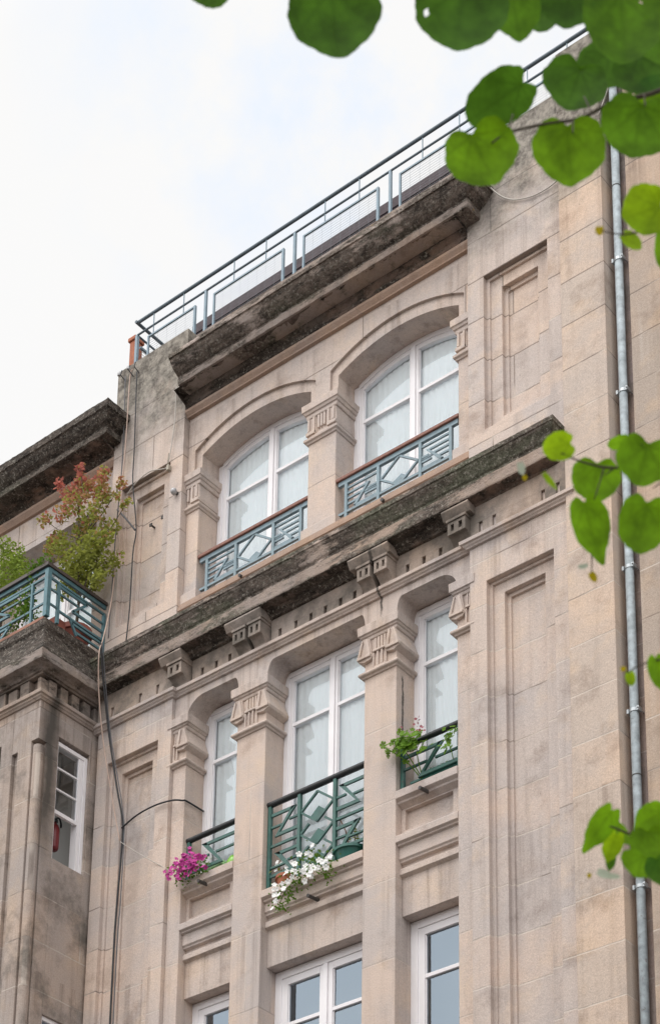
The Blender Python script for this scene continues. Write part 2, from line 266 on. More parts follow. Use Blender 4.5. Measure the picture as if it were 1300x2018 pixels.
# ------------------------------------------------------------------ mesh helpers
class MB:
    def __init__(s): s.v = []; s.f = []; s.mi = []; s.cur = 0
    def vert(s, p): s.v.append(Vector(p)); return len(s.v) - 1
    def face(s, ids): s.f.append(tuple(ids)); s.mi.append(s.cur)
    def quad(s, a, b, c, d): s.face([s.vert(p) for p in (a, b, c, d)])
    def box(s, x0, x1, y0, y1, z0, z1):
        i = [s.vert(p) for p in ((x0, y0, z0), (x1, y0, z0), (x1, y1, z0), (x0, y1, z0), (x0, y0, z1), (x1, y0, z1), (x1, y1, z1), (x0, y1, z1))]
        for q in ((0, 3, 2, 1), (4, 5, 6, 7), (0, 1, 5, 4), (1, 2, 6, 5), (2, 3, 7, 6), (3, 0, 4, 7)): s.face([i[k] for k in q])
        return s
    def prism(s, poly, f0, f1):
        """poly: 2-D points; f0/f1 map (a,b) to 3-D for both ends"""
        n = len(poly); A = [s.vert(f0(*p)) for p in poly]; B = [s.vert(f1(*p)) for p in poly]
        s.face(A[::-1]); s.face(B)
        for k in range(n): s.face((A[k], A[(k + 1) % n], B[(k + 1) % n], B[k]))
        return s
    def prism_y(s, poly, y0, y1): return s.prism(poly, lambda a, b: (a, y0, b), lambda a, b: (a, y1, b))
    def prism_x(s, poly, x0, x1): return s.prism(poly, lambda a, b: (x0, a, b), lambda a, b: (x1, a, b))
    def bar(s, a, b, w, h, up=(0, 0, 1)):
        a = Vector(a); b = Vector(b); d = (b - a).normalized(); u = Vector(up); sd = d.cross(u)
        if sd.length < 1e-4: sd = d.cross(Vector((0, 1, 0)))
        sd.normalize(); u = sd.cross(d)
        i = [s.vert(p + sd * w / 2 * x + u * h / 2 * y) for p in (a, b) for x, y in ((-1, -1), (1, -1), (1, 1), (-1, 1))]
        for q in ((3, 2, 1, 0), (4, 5, 6, 7), (0, 1, 5, 4), (1, 2, 6, 5), (2, 3, 7, 6), (3, 0, 4, 7)): s.face([i[k] for k in q])
        return s
    def tube(s, pts, r, n=8, r1=None, cap=True):
        pts = [Vector(p) for p in pts]; rings = []; m = len(pts)
        ref = Vector((.13, .31, .94))
        for k, p in enumerate(pts):
            d = (pts[min(k + 1, m - 1)] - pts[max(k - 1, 0)]).normalized()
            a = d.cross(ref)
            if a.length < .05: a = d.cross(Vector((1, 0, 0)))
            a.normalize(); b = d.cross(a); rr = r if r1 is None else r + (r1 - r) * k / (m - 1)
            rings.append([s.vert(p + (a * math.cos(j * 2 * math.pi / n) + b * math.sin(j * 2 * math.pi / n)) * rr) for j in range(n)])
        for A, B in zip(rings, rings[1:]):
            for j in range(n): s.face((A[j], A[(j + 1) % n], B[(j + 1) % n], B[j]))
        if cap: s.face(rings[0][::-1]); s.face(rings[-1])
        return s
    def lathe(s, prof, c, n=20):
        rings = [[s.vert((c[0] + r * math.cos(j * 2 * math.pi / n), c[1] + r * math.sin(j * 2 * math.pi / n), c[2] + z)) for j in range(n)] for r, z in prof]
        for A, B in zip(rings, rings[1:]):
            for j in range(n): s.face((A[j], A[(j + 1) % n], B[(j + 1) % n], B[j]))
        s.face(rings[0][::-1]); s.face(rings[-1]); return s
    def sweep(s, path, prof, seg=0, jit=0, seed=0, nscale=6.0, band=None):
        """moulding: profile (outward, z) swept along a plan path with mitred corners"""
        P = [Vector(p) for p in path]; pts = []
        for k in range(len(P)):
            ds = []
            if k > 0: ds.append((P[k] - P[k - 1]).normalized())
            if k < len(P) - 1: ds.append((P[k + 1] - P[k]).normalized())
            ns = [Vector((d.y, -d.x)) for d in ds]
            if len(ns) == 1: mt = ns[0]
            else:
                mt = ns[0] + ns[1]; mt = mt / (mt.dot(ns[0]) or 1)
            pts.append((P[k], mt))
            if seg and k < len(P) - 1:
                ln = (P[k + 1] - P[k]).length; c = int(ln / seg)
                nn = Vector(((P[k + 1] - P[k]).normalized().y, -(P[k + 1] - P[k]).normalized().x))
                e = .5
                for j in range(1, c):
                    f = j / c
                    if f * ln > e and (1 - f) * ln > e or True: pts.append((P[k].lerp(P[k + 1], f), None, k, f))
        # interpolate mitres for inner points
        full = []
        corner = [q for q in pts if len(q) == 2]
        for q in pts:
            if len(q) == 2: full.append(q)
            else:
                k, f = q[2], q[3]; full.append((q[0], corner[k][1].lerp(corner[k + 1][1], f)))
        rings = []
        for p, mt in full:
            ring = []
            for o_, z in prof:
                q = Vector((p.x + mt.x * o_, p.y + mt.y * o_, z))
                if jit and o_ > .005:
                    nv = noise.noise_vector(q * nscale + Vector((seed, 0, 0))) + .6 * noise.noise_vector(q * nscale * 3.1)
                    q += nv * jit
                ring.append(s.vert(q))
            rings.append(ring)
        for A, B in zip(rings, rings[1:]):
            for j in range(len(prof) - 1):
                if band: s.cur = band[j]
                s.face((A[j], B[j], B[j + 1], A[j + 1]))
        s.face(rings[0]); s.face(rings[-1][::-1])
        return s
    def strip(s, xs, lo, hi, y0, y1):
        """solid between two curves z=lo(x) and z=hi(x)"""
        A = [[s.vert((x, y, fn(x))) for x in xs] for y in (y0, y1) for fn in (lo, hi)]
        fl, fh, bl, bh = A
        for k in range(len(xs) - 1):
            s.face((fl[k], fl[k + 1], fh[k + 1], fh[k])); s.face((bl[k + 1], bl[k], bh[k], bh[k + 1]))
            s.face((bl[k], bl[k + 1], fl[k + 1], fl[k])); s.face((fh[k], fh[k + 1], bh[k + 1], bh[k]))
        s.face((fl[0], fh[0], bh[0], bl[0])); s.face((fl[-1], bl[-1], bh[-1], fh[-1])); return s
    def nest(s, rects, yback):
        """stepped recessed panel facing -Y: rects = [(x0,x1,z0,z1,y)] from outside in"""
        def ring(r, y): return [s.vert(p) for p in ((r[0], y, r[2]), (r[1], y, r[2]), (r[1], y, r[3]), (r[0], y, r[3]))]
        o_ = rects[0]; bk = ring(o_, yback); cur = ring(o_, o_[4])
        s.face(bk[::-1] if False else bk)
        for k in range(4): s.face((bk[k], bk[(k + 1) % 4], cur[(k + 1) % 4], cur[k]))
        for a, b in zip(rects, rects[1:]):
            fr = ring(b, a[4])
            for k in range(4): s.face((cur[k], cur[(k + 1) % 4], fr[(k + 1) % 4], fr[k]))
            nx = ring(b, b[4])
            for k in range(4): s.face((fr[k], fr[(k + 1) % 4], nx[(k + 1) % 4], nx[k]))
            cur = nx
        s.face(cur); return s
    def build(s, name, mat, parent=None, base=(0, 0, 0), bev=0, smooth=False, mats=None, norm=True):
        b0 = Vector(parent['_b']) if parent and '_b' in parent else Vector(base)
        me = bpy.data.meshes.new(name); me.from_pydata([tuple(p - b0) for p in s.v], [], s.f)
        for mm in (mats or [mat]): me.materials.append(mm)
        if mats: me.polygons.foreach_set('material_index', s.mi)
        if norm:
            bm = bmesh.new(); bm.from_mesh(me); bmesh.ops.recalc_face_normals(bm, faces=bm.faces); bm.to_mesh(me); bm.free()
        if smooth: me.polygons.foreach_set('use_smooth', [True] * len(me.polygons))
        o_ = bpy.data.objects.new(name, me); COL.objects.link(o_)
        if parent: o_.parent = parent; o_['_b'] = list(b0)
        else: o_.location = b0; o_['_b'] = list(b0)
        if bev:
            md = o_.modifiers.new('bevel', 'BEVEL'); md.width = bev; md.segments = 2; md.limit_method = 'ANGLE'; md.angle_limit = math.radians(40)
        return o_
def tag(o_, label, cat, group=None, kind=None):
    o_['label'] = label; o_['category'] = cat
    if group: o_['group'] = group
    if kind: o_['kind'] = kind
    return o_
def thing(name, loc, label, cat, group=None):
    o_ = bpy.data.objects.new(name, None); COL.objects.link(o_); o_.location = loc; o_.empty_display_size = .2
    o_['_b'] = list(loc); return tag(o_, label, cat, group)
def smoothpath(pts, n=6):
    P = [Vector(p) for p in pts]; out_ = []
    for k in range(len(P) - 1):
        p0, p1, p2, p3 = P[max(k - 1, 0)], P[k], P[k + 1], P[min(k + 2, len(P) - 1)]
        for j in range(n):
            t_ = j / n
            out_.append(.5 * ((2 * p1) + (p2 - p0) * t_ + (2 * p0 - 5 * p1 + 4 * p2 - p3) * t_ ** 2 + (3 * p1 - p0 - 3 * p2 + p3) * t_ ** 3))
    out_.append(P[-1]); return out_

# ------------------------------------------------------------------ setting
g = MB().box(-1500, 1500, -1500, 1500, -.5, 0).build('ground', M['paving']); g['kind'] = 'structure'
r_ = MB(); r_.quad((-400, -24, .004), (400, -24, .004), (400, -17, .004), (-400, -17, .004)); r_ = r_.build('road', M['asphalt']); r_['kind'] = 'structure'

OPP = bpy.data.objects.new('opposite_building', None); COL.objects.link(OPP); OPP.location = (0, -30, 0); OPP['_b'] = [0, -30, 0]
OPP['label'] = 'terrace of stone houses across the street behind the viewer'; OPP['category'] = 'building'
mb_ = bmesh.new()
def _bx(x0, x1, y0, y1, z0, z1):
    v = [mb_.verts.new((x, y + 30, z)) for x, y, z in ((x0, y0, z0), (x1, y0, z0), (x1, y1, z0), (x0, y1, z0), (x0, y0, z1), (x1, y0, z1), (x1, y1, z1), (x0, y1, z1))]
    for q in ((0, 3, 2, 1), (4, 5, 6, 7), (0, 1, 5, 4), (1, 2, 6, 5), (2, 3, 7, 6), (3, 0, 4, 7)): mb_.faces.new([v[k] for k in q])
_bx(-45, 45, -40, -30, 0, 16.5); _bx(-45.2, 45.2, -30, -29.6, 16.0, 16.6)
for k in range(22):
    for f in range(5): _bx(-43 + k * 4, -41.6 + k * 4, -30, -29.95, 1.0 + f * 3.1, 3.2 + f * 3.1)
me_ = bpy.data.meshes.new('wall'); mb_.to_mesh(me_); mb_.free(); me_.materials.append(M['neighbour'])
ow_ = bpy.data.objects.new('wall', me_); COL.objects.link(ow_); ow_.parent = OPP

# ------------------------------------------------------------------ the stone building
BLD = thing('stone_building', (0, 0, 0), 'old pinkish granite apartment block with carved pilasters, arched top windows and lichen-blackened cornices', 'building')
BLD['_b'] = [0, 0, 0]
def part(name, mb, mat, parent=None, **k): return mb.build(name, mat, parent or BLD, **k)
HC, P0, P1 = 1.93, .705, 1.135          # half column inner edge, pillar edges
PI_, PO = 2.135, 3.36                   # pier inner / outer edge
YP = -.05                               # pier plane

# piers with stepped panels
for sgn in (-1, 1):
    x0, x1 = (PI_, PO) if sgn > 0 else (-3.36, -PI_)
    mb = MB(); a = (2.345, 3.175) if sgn > 0 else (-3.175, -2.345)
    mb.nest([(x0, x1, 0, 16.6, YP), (a[0], a[1], 3.0, 15.53, 0.01), (a[0] + .035, a[1] - .035, 3.035, 15.495, .04), (a[0] + .165, a[1] - .165, 3.2, 15.37, .095), (a[0] + .205, a[1] - .205, 3.24, 15.325, .125)], .6)
    part('pier', mb, M['stone'], bev=.006)
    mb = MB(); top = 21.38
    mb.nest([(x0, x1, 16.6, top, YP), (a[0], a[1], 17.44, 19.47, 0.01), (a[0] + .04, a[1] - .04, 17.48, 19.43, .04), (a[0] + .18, a[1] - .18, 17.58, 19.29, .095), (a[0] + .225, a[1] - .225, 17.62, 19.24, .12)], .6)
    part('pier', mb, M['stone_pier'], bev=.006)
# strip of wall by the drainpipe, higher at the top
part('wall_strip', MB().box(PO + .002, 3.894, YP - .05, .62, 0, 21.85), stone('granite_strip', base=(.575, .475, .40), bw=3.4, rh=.56, zoff=.33, attic=True), bev=.008)
part('core_wall', MB().box(-3.36, 3.9, .62, 9, 0, 21.3), M['dark_room'])

# half columns and pillars of the tall storeys, with capitals
def capital(xa, xb, parent, sides):
    mb = MB(); p = [(xa, .30), (xa, 0), (xb, 0), (xb, .30)]
    mb.sweep(p, [(-.01, 15.055), (.018, 15.06), (.024, 15.075), (.05, 15.085), (.056, 15.10), (.05, 15.12), (.022, 15.135), (-.01, 15.14)])
    mb.sweep(p, [(-.01, 15.525), (.014, 15.53), (.02, 15.545), (.02, 15.565), (.036, 15.57), (.042, 15.588), (.06, 15.594), (.064, 15.70), (-.01, 15.715)])
    for s_, on in zip((-1, 1), sides):
        if not on: continue
        e = xa if s_ < 0 else xb; q = -s_
        poly = [(e + q * .085, 15.528), (e - q * .0, 15.528), (e - q * .052, 15.38), (e - q * .078, 15.315), (e - q * .066, 15.285), (e + q * .012, 15.248), (e + q * .10, 15.262), (e + q * .125, 15.30)]
        mb.prism_y(poly, -.038, .30)
        # hollow on the front of the flare: rim bars
        mb.prism_y([(e + q * .075, 15.52), (e + q * .045, 15.52), (e + q * .075, 15.31), (e + q * .118, 15.31)], -.058, -.03)
        mb.prism_y([(e + q * .015, 15.52), (e - q * .005, 15.52), (e - q * .07, 15.31), (e - q * .035, 15.31)], -.058, -.03)
        mb.prism_y([(e + q * .112, 15.325), (e - q * .066, 15.325), (e - q * .066, 15.292), (e + q * .112, 15.292)], -.060, -.03)
    c0, c1 = xa + (.13 if sides[0] else .02), xb - (.13 if sides[1] else .02)
    n = 4 if (c1 - c0) > .12 else 2
    for k in range(n):
        xc = c0 + (c1 - c0) * (k + .5) / n; w = (c1 - c0) / n * .31
        mb.box(xc - w, xc + w, -.016, .01, 15.375, 15.522)
    mb.box(c0 - .005, c1 + .005, -.03, .01, 15.345, 15.372)
    for k in range(n):
        xc = c0 + (c1 - c0) * k / (n - 1); mb.box(xc - .011, xc + .011, -.022, .01, 15.16, 15.342)
    mb.box(c0 - .012, c1 + .012, -.020, .01, 15.140, 15.165)
    return mb.build('capital', M['stone_plain'], parent, bev=.005)
for xa, xb, sd_ in ((-P1, -P0, (1, 1)), (P0, P1, (1, 1))):
    pl = part('pillar', MB().box(xa, xb, 0, .6, 0, 15.72), M['stone_pillar'], bev=.008); capital(xa, xb, pl, sd_)
for xa, xb, sd_ in ((-PI_ + .002, -HC, (0, 1)), (HC, PI_ - .002, (1, 0))):
    pl = part('half_column', MB().box(xa, xb, 0.004, .6, 0, 15.72), M['stone_pillar'], bev=.008); capital(xa, xb, pl, sd_)

# lintel wall of the tall storey: three openings with rounded shoulders
def lintel(x0, x1, rl, rr, zt=15.915, zb=15.70):
    xs = sorted(set([x0 + (x1 - x0) * k / 40 for k in range(41)] + [x0 + rl * (1 - math.cos(a * math.pi / 20)) for a in range(11)] + [x1 - rr * (1 - math.cos(a * math.pi / 20)) for a in range(11)]))
    def lo(x):
        z = zt
        if x < x0 + rl: u = (x0 + rl - x) / rl; z = min(z, zb + (zt - zb) * math.sqrt(max(0, 1 - u * u)))
        if x > x1 - rr: u = (x - x1 + rr) / rr; z = min(z, zb + (zt - zb) * math.sqrt(max(0, 1 - u * u)))
        return z
    return xs, lo
mb = MB()
for x0, x1, rl, rr in ((-HC, -P1, .26, .07), (-P0, P0, .10, .06), (P1, HC, .07, .24)):
    xs, lo = lintel(x0, x1, rl, rr); mb.strip(xs, lo, lambda x: 16.12, 0, .42)
for xa, xb in ((-PI_ + .002, -HC), (-P1, -P0), (P0, P1), (HC, PI_ - .002)): mb.box(xa, xb, 0, .42, 15.72, 16.12)
part('lintel_wall', mb, M['stone_plain'])

# architrave moulding, dentil frieze
apath = [(-3.41, YP), (-PI_, YP), (-PI_, 0), (PI_, 0), (PI_, YP), (PO + .03, YP), (PO + .03, .1)]
part('architrave', MB().sweep(apath, [(-.02, 16.005), (.028, 16.008), (.034, 16.022), (.052, 16.036), (.056, 16.05), (.08, 16.056), (.084, 16.092), (.07, 16.10), (-.02, 16.12)], seg=.25, jit=.003), M['stone_plain'])
mb = MB(); mb.box(-PI_, PI_, .045, .6, 16.105, 16.62)
def frieze(x0, x1, y, slots, w=.046):
    mb.box(x0, x1, y, y + .05, 16.272, 16.50)
    e = [x0] + [v for s_ in slots for v in (s_ - w / 2, s_ + w / 2)] + [x1]
    for k in range(0, len(e), 2): mb.box(e[k], e[k + 1], y + .001, y + .05, 16.106, 16.272)
frieze(-1.88, -1.12, .0, (-1.72, -1.50, -1.29)); frieze(-.66, .66, 0, (-.53, -.295, -.077, .133, .35, .55)); frieze(1.12, 1.93, 0, (1.28, 1.50, 1.72))
frieze(-3.36, -PI_ + .01, YP - .03, (-3.11, -2.645, -2.36)); frieze(PI_ - .02, PO, YP - .03, (2.30, 2.47, 3.08, 3.26))
part('frieze', mb, M['stone_dirty'])
# brackets
def bracket(sx0, sx1, blocks):
    mb = MB()
    mb.prism_x([(.05, 16.50), (-.215, 16.50), (-.222, 16.475), (-.19, 16.425), (-.17, 16.395), (.05, 16.395)], sx0, sx1)
    for a, b in blocks:
        mb.prism_x([(.05, 16.395), (-.13, 16.395), (-.135, 16.21), (-.10, 16.18), (-.06, 16.14), (-.045, 16.10), (.05, 16.10)], a, b)
        w = b - a; mb.box(a - .012, b + .012, -.185, .02, 16.362, 16.394)
        for f0, f1 in ((0, .18), (.36, .62), (.82, 1)): mb.box(a + w * f0, a + w * f1, -.17, -.128, 16.205, 16.36)
        mb.box(a + w * .18, a + w * .36, -.17, -.128, 16.205, 16.245); mb.box(a + w * .62, a + w * .82, -.17, -.128, 16.205, 16.245)
        mb.box(a + w * .18, a + w * .36, -.17, -.128, 16.325, 16.36); mb.box(a + w * .62, a + w * .82, -.17, -.128, 16.325, 16.36)
    part('bracket', mb, M['stone_dirty'], bev=.004)
bracket(-2.23, -1.885, [(-2.12, -1.90)]); bracket(1.885, 2.23, [(1.935, 2.165)])
bracket(-1.195, -.655, [(-1.10, -.912), (-.862, -.682)]); bracket(.615, 1.165, [(.715, .895), (.95, 1.125)])

# middle cornice (mossy) with its bed mould
mb = MB().sweep([(-3.3, 0), (3.05, 0), (3.05, .1)], [(-.02, 16.43), (.035, 16.435), (.05, 16.46), (.09, 16.485), (.10, 16.505), (.215, 16.512), (.22, 16.517)], seg=.3, jit=.004)
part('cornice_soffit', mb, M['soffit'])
mb = MB().sweep([(-3.3, 0), (3.05, 0), (3.05, .1)], [(.0, 16.513), (.218, 16.515), (.224, 16.53), (.228, 16.66), (.214, 16.672), (.216, 16.70), (.234, 16.715), (.25, 16.745), (.275, 16.785), (.298, 16.815), (.304, 16.835), (.318, 16.842), (.320, 16.892), (.30, 16.905), (.06, 16.965), (.0, 17.0)], seg=.03, jit=.004, seed=3, nscale=11, band=[2, 2, 2, 2, 0, 0, 0, 0, 0, 0, 0, 0, 1, 1, 1, 1])
part('cornice', mb, None, mats=[M['lichen_dark'], M['lichen_pale'], M['lichen_band']])
# ledge under the top-storey windows
mb = MB().sweep([(-PI_, .6), (-PI_, .02), (PI_, .02), (PI_, .6)][1:3], [(-.05, 16.9), (.03, 16.9), (.03, 17.20), (.055, 17.215), (.058, 17.25), (.044, 17.262), (.046, 17.30), (.02, 17.318), (-.3, 17.33)], seg=.3, jit=.003)
part('ledge', mb, M['red_ledge'])

# top storey: columns, capitals, arched wall
Y5 = .05; AW = .20
def capital2(xa, xb, parent, sides):
    mb = MB(); p = [(xa, .40), (xa, Y5), (xb, Y5), (xb, .40)]
    mb.sweep(p, [(-.01, 18.632), (.016, 18.636), (.022, 18.655), (.044, 18.668), (.048, 18.695), (.03, 18.712), (-.01, 18.716)])
    mb.sweep(p, [(-.01, 18.985), (.02, 18.99), (.024, 19.005), (.024, 19.04), (.04, 19.045), (.05, 19.075), (.064, 19.082), (.066, 19.17), (-.01, 19.18)])
    for s_, on in zip((-1, 1), sides):
        if not on: continue
        e = xa if s_ < 0 else xb; q = -s_
        mb.prism_y([(e + q * .0, 18.985), (e + q * .12, 18.985), (e + q * .13, 18.76), (e - q * .012, 18.75), (e - q * .016, 18.80)], Y5 - .012, .40)
        mb.box(*sorted((e + q * .008, e + q * .036)), Y5 - .036, Y5, 18.80, 18.975)
        mb.box(*sorted((e + q * .082, e + q * .112)), Y5 - .036, Y5, 18.765, 18.975)
        mb.box(*sorted((e - q * .016, e + q * .112)), Y5 - .038, Y5, 18.745, 18.79)
    c0, c1 = xa + (.14 if sides[0] else .01), xb - (.14 if sides[1] else .01)
    n = 3 if c1 - c0 > .1 else 1
    for k in range(n):
        xc = c0 + (c1 - c0) * (k + .5) / n; mb.box(xc - .014, xc + .014, Y5 - .026, Y5 + .01, 18.80, 18.975)
    mb.box(xa + .02, xb - .02, Y5 - .018, Y5 + .01, 18.725, 18.745)
    return mb.build('capital', M['stone_plain'], parent, bev=.004)
for xa, xb, sd_ in ((-PI_ + .002, -1.93, (0, 1)), (-.205, .205, (1, 1)), (1.93, PI_ - .002, (1, 0))):
    pl = part('column', MB().box(xa, xb, Y5, .6, 17.1, 19.2), M['stone_pillar'], bev=.007); capital2(xa, xb, pl, sd_)
    MB().sweep([(xa, .40), (xa, Y5), (xb, Y5), (xb, .40)], [(-.01, 17.2), (.05, 17.2), (.05, 17.445), (.02, 17.48), (-.01, 17.50)]).build('plinth', M['stone_plain'], pl)
def arc(xc, hw, z0, rise):
    R = (hw * hw + rise * rise) / (2 * rise)
    return lambda x: z0 + rise - R + math.sqrt(max(1e-6, R * R - min(abs(x - xc), hw) ** 2))
mb = MB(); mb2 = MB()
for s_ in (-1, 1):
    xc = s_ * 1.065
    hi = arc(xc, .955, 19.52, .265); lo = arc(xc, .86, 19.43, .205)
    xs = [xc - .955 + 1.91 * k / 48 for k in range(49)]
    mb.strip(xs, hi, lambda x: 20.5, .042, .6)                       # wall face above the archivolt
    xs2 = [xc - .86 + 1.72 * k / 48 for k in range(49)]
    mb2.strip(xs2, lo, lambda x: hi(x) + .02, .078, .62)             # recessed archivolt
    for e0, e1 in ((xc - .955, xc - .86), (xc + .86, xc + .955)): mb2.box(e0, e1, .078, .62, 19.18, 19.62)
mb.box(-.11, .11, .042, .6, 19.18, 20.5); mb.box(-PI_ + .002, -2.02, .042, .6, 19.18, 20.5); mb.box(2.02, PI_ - .002, .042, .6, 19.18, 20.5)
mb.v = [p for p in mb.v]
part('arch_wall', mb, M['stone']); part('archivolt', mb2, M['stone_plain'])
# frieze moulding and top cornice
mb = MB().sweep([(-PI_, .042), (PI_, .042)], [(-.01, 20.03), (.045, 20.035), (.05, 20.05), (.085, 20.09), (.09, 20.12), (.055, 20.145), (-.01, 20.15)], seg=.3, jit=.003)
part('frieze_moulding', mb, M['red_ledge'])
XL, XR = -2.04, 2.02
mb = MB().sweep([(-PI_ + .003, .042), (PI_ - .003, .042)], [(-.01, 20.149), (.04, 20.15), (.06, 20.17), (.07, 20.22), (.12, 20.265), (.13, 20.305), (.20, 20.312), (.205, 20.285), (.30, 20.280)], seg=.2, jit=.006)
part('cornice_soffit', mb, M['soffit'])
mb = MB().sweep([(XL, .0), (XR, 0), (XR, .3)], [(.0, 20.279), (.285, 20.281), (.29, 20.30), (.296, 20.36), (.28, 20.372), (.285, 20.40), (.31, 20.41), (.345, 20.43), (.40, 20.47), (.44, 20.52), (.455, 20.55), (.472, 20.545), (.48, 20.59), (.45, 20.61), (.22, 20.80), (.0, 20.9)], seg=.03, jit=.0045, seed=9, nscale=11, band=[1, 1, 1, 1, 0, 0, 0, 0, 0, 0, 0, 0, 0, 0, 0])
part('cornice', mb, None, mats=[M['lichen'], M['lichen_band']])
mb = MB(); mb.box(XL, XR, .0, .6, 20.32, 21.25); part('attic_wall', mb, M['lichen_half'])

# tile-hung upper wall behind the railing
mb = MB()
for r in range(10):
    z0 = 21.2 + r * .14; y = 1.0 - r * .012
    mb.prism_x([(y + .05, z0), (y - .002, z0), (y, z0 + .15), (y + .05, z0 + .15)], -3.0, 2.08)
mb.box(-3.02, 2.1, 1.02, 1.6, 20.5, 22.60)
for k in range(38):
    x = -2.98 + k * .135; h = 22.60 + .02 * math.sin(k * 2.1) + random.uniform(-.012, .03)
    mb.tube([(x, .95, h), (x, 1.6, h + .12)], .045, 8)
part('tile_hung_wall', mb, M['tile'])

# windows -------------------------------------------------------------
def window(X0, X1, Z0, Z1, y, stiles, transom, back='curtain', arch=None, fw=.065, lw=.058, mat='white_paint'):
    """stiles: list of leaf x-ranges; frame + glazed leaves, panes and curtain are sub-parts"""
    top = arch if arch else (lambda x: Z1); mb = MB()
    nseg = 28 if arch else 1
    def xsr(a, b): return [a + (b - a) * k / nseg for k in range(nseg + 1)]
    mb.box(X0, X0 + fw, y, y + .09, Z0, top(X0) - .0 if not arch else top(X0)); mb.box(X1 - fw, X1, y, y + .09, Z0, top(X1))
    mb.strip(xsr(X0 + fw, X1 - fw), lambda x: top(x) - fw, lambda x: top(x), y, y + .09)
    mb.box(X0 + fw, X1 - fw, y, y + .09, Z0, Z0 + .05)
    pan = MB()
    for a, b in stiles:
        yl = y + .014
        mb.box(a, a + lw, yl, y + .075, Z0 + .05, top(a + lw / 2) - fw - .002); mb.box(b - lw, b, yl, y + .075, Z0 + .05, top(b - lw / 2) - fw - .002)
        mb.strip(xsr(a + lw, b - lw), lambda x: top(x) - fw - lw, lambda x: top(x) - fw - .001, yl, y + .075)
        mb.box(a + lw, b - lw, yl, y + .075, Z0 + .05, Z0 + .14)
        for tz in transom: mb.box(a + lw, b - lw, yl + .004, y + .07, tz - .022, tz + .022)
        # thin glazing bead
        mb.box(a + lw, a + lw + .012, yl + .014, y + .06, Z0 + .14, top(a + lw) - fw - lw); mb.box(b - lw - .012, b - lw, yl + .014, y + .06, Z0 + .14, top(b - lw) - fw - lw)
        xs = xsr(a + lw, b - lw); i0 = [pan.vert((x, y + .045, Z0 + .14)) for x in xs]; i1 = [pan.vert((x, y + .045, top(x) - fw - lw)) for x in xs]
        for k in range(len(xs) - 1): pan.face((i0[k], i0[k + 1], i1[k + 1], i1[k]))
    if len(stiles) == 2:
        c = (stiles[0][1] + stiles[1][0]) / 2; mb.box(c - .03, c + .03, y - .006, y + .02, Z0 + .05, top(c) - fw - .003)
    w = part('window', mb, M[mat], bev=.004); pan.build('pane', M['glass' if back == 'curtain' else 'glass_dark'], w, norm=False)
    cu = MB(); n = 160; zt = max(top(X0 + (X1 - X0) * k / 10) for k in range(11))
    if back == 'curtain':
        xs = [X0 + .03 + (X1 - X0 - .06) * k / n for k in range(n + 1)]
        A = [cu.vert((x, y + .085 + .006 * math.sin(x * 75 + 1.3 * math.sin(x * 9)), Z0)) for x in xs]; B = [cu.vert((x, y + .085 + .005 * math.sin(x * 75 + 1.3 * math.sin(x * 9)), zt)) for x in xs]
        for k in range(n): cu.face((A[k], A[k + 1], B[k + 1], B[k]))
        cu.build('curtain', M['curtain'], w, norm=False, smooth=True)
    else:
        cu.box(X0, X1, y + .38, y + .42, Z0, zt); cu.build('sky_tint_back', M['sky_tint_back'], w)  # added backing panel, its blue stands in for sky reflection in the glass
    return w
for s_ in (-1, 1):
    xc = s_ * 1.065; x0, x1 = xc - .86, xc + .86
    window(x0 - .0, x1 + .0, 17.33, 19.6, .375, [(x0 + .065, xc - .004), (xc + .004, x1 - .065)], [18.925], arch=arc(xc, .86, 19.44, .20))
window(-P0, P0, 13.0, 15.90, .31, [(-P0 + .06, -.004), (.004, P0 - .06)], [15.21])
window(-HC, -P1, 13.52, 15.90, .31, [(-HC + .06, -P1 - .06)], [15.205]); window(P1, HC, 13.52, 15.90, .31, [(P1 + .06, HC - .06)], [15.205])
for x0, x1, lv in ((-HC, -P1, 1), (-P0, P0, 2), (P1, HC, 1)):
    st = [(x0 + .085, x1 - .085)] if lv == 1 else [(x0 + .085, -.004), (.004, x1 - .085)]
    window(x0, x1, 9.4, 12.10, .265, st, [11.45], back='sky_tint_back', fw=.09, lw=.085)
# white frame heads that stand back above the tall windows
# spandrels below the tall windows
def spandrel_center():
    mb = MB(); x0, x1 = -P0, P0
    prof = [(-.012, 12.99), (-.012, 12.905), (.028, 12.885), (.03, 12.865), (.058, 12.855), (.058, 12.755), (.075, 12.735), (.078, 12.715), (.118, 12.700), (.118, 12.655), (.072, 12.640), (.072, 12.572), (.118, 12.545), (.12, 12.108)]
    poly = [(y, z) for y, z in prof] + [(.6, 12.108), (.6, 12.99)]
    mb.prism_x(poly, x0, x1); return mb
part('spandrel', spandrel_center(), M['stone_plain'], bev=.004)
for x0, x1 in ((-HC, -P1), (P1, HC)):
    mb = MB()
    mb.prism_x([(-.012, 13.52), (-.012, 13.43), (.03, 13.405), (.034, 13.385), (.07, 13.365), (.10, 13.345), (.6, 13.345), (.6, 13.52)], x0, x1)
    mb.nest([(x0, x1, 12.995, 13.346, .10), (x0 + .045, x1 - .13, 13.10, 13.325, .10), (x0 + .06, x1 - .145, 13.115, 13.31, .15)], .6) if False else mb.nest([(x0, x1, 12.995, 13.345, .098), (x0 + .05, x1 - .13, 13.20 - .11, 13.33, .15)], .6)
    mb.prism_x([(.0, 12.995), (-.006, 12.985), (-.006, 12.915), (.025, 12.90), (.028, 12.885), (.058, 12.875), (.058, 12.745), (.075, 12.728), (.08, 12.71), (.12, 12.70), (.12, 12.655), (.075, 12.64), (.075, 12.572), (.12, 12.545), (.122, 12.108), (.6, 12.108), (.6, 12.995)], x0, x1)
    part('spandrel', mb, M['stone_plain'], bev=.004)
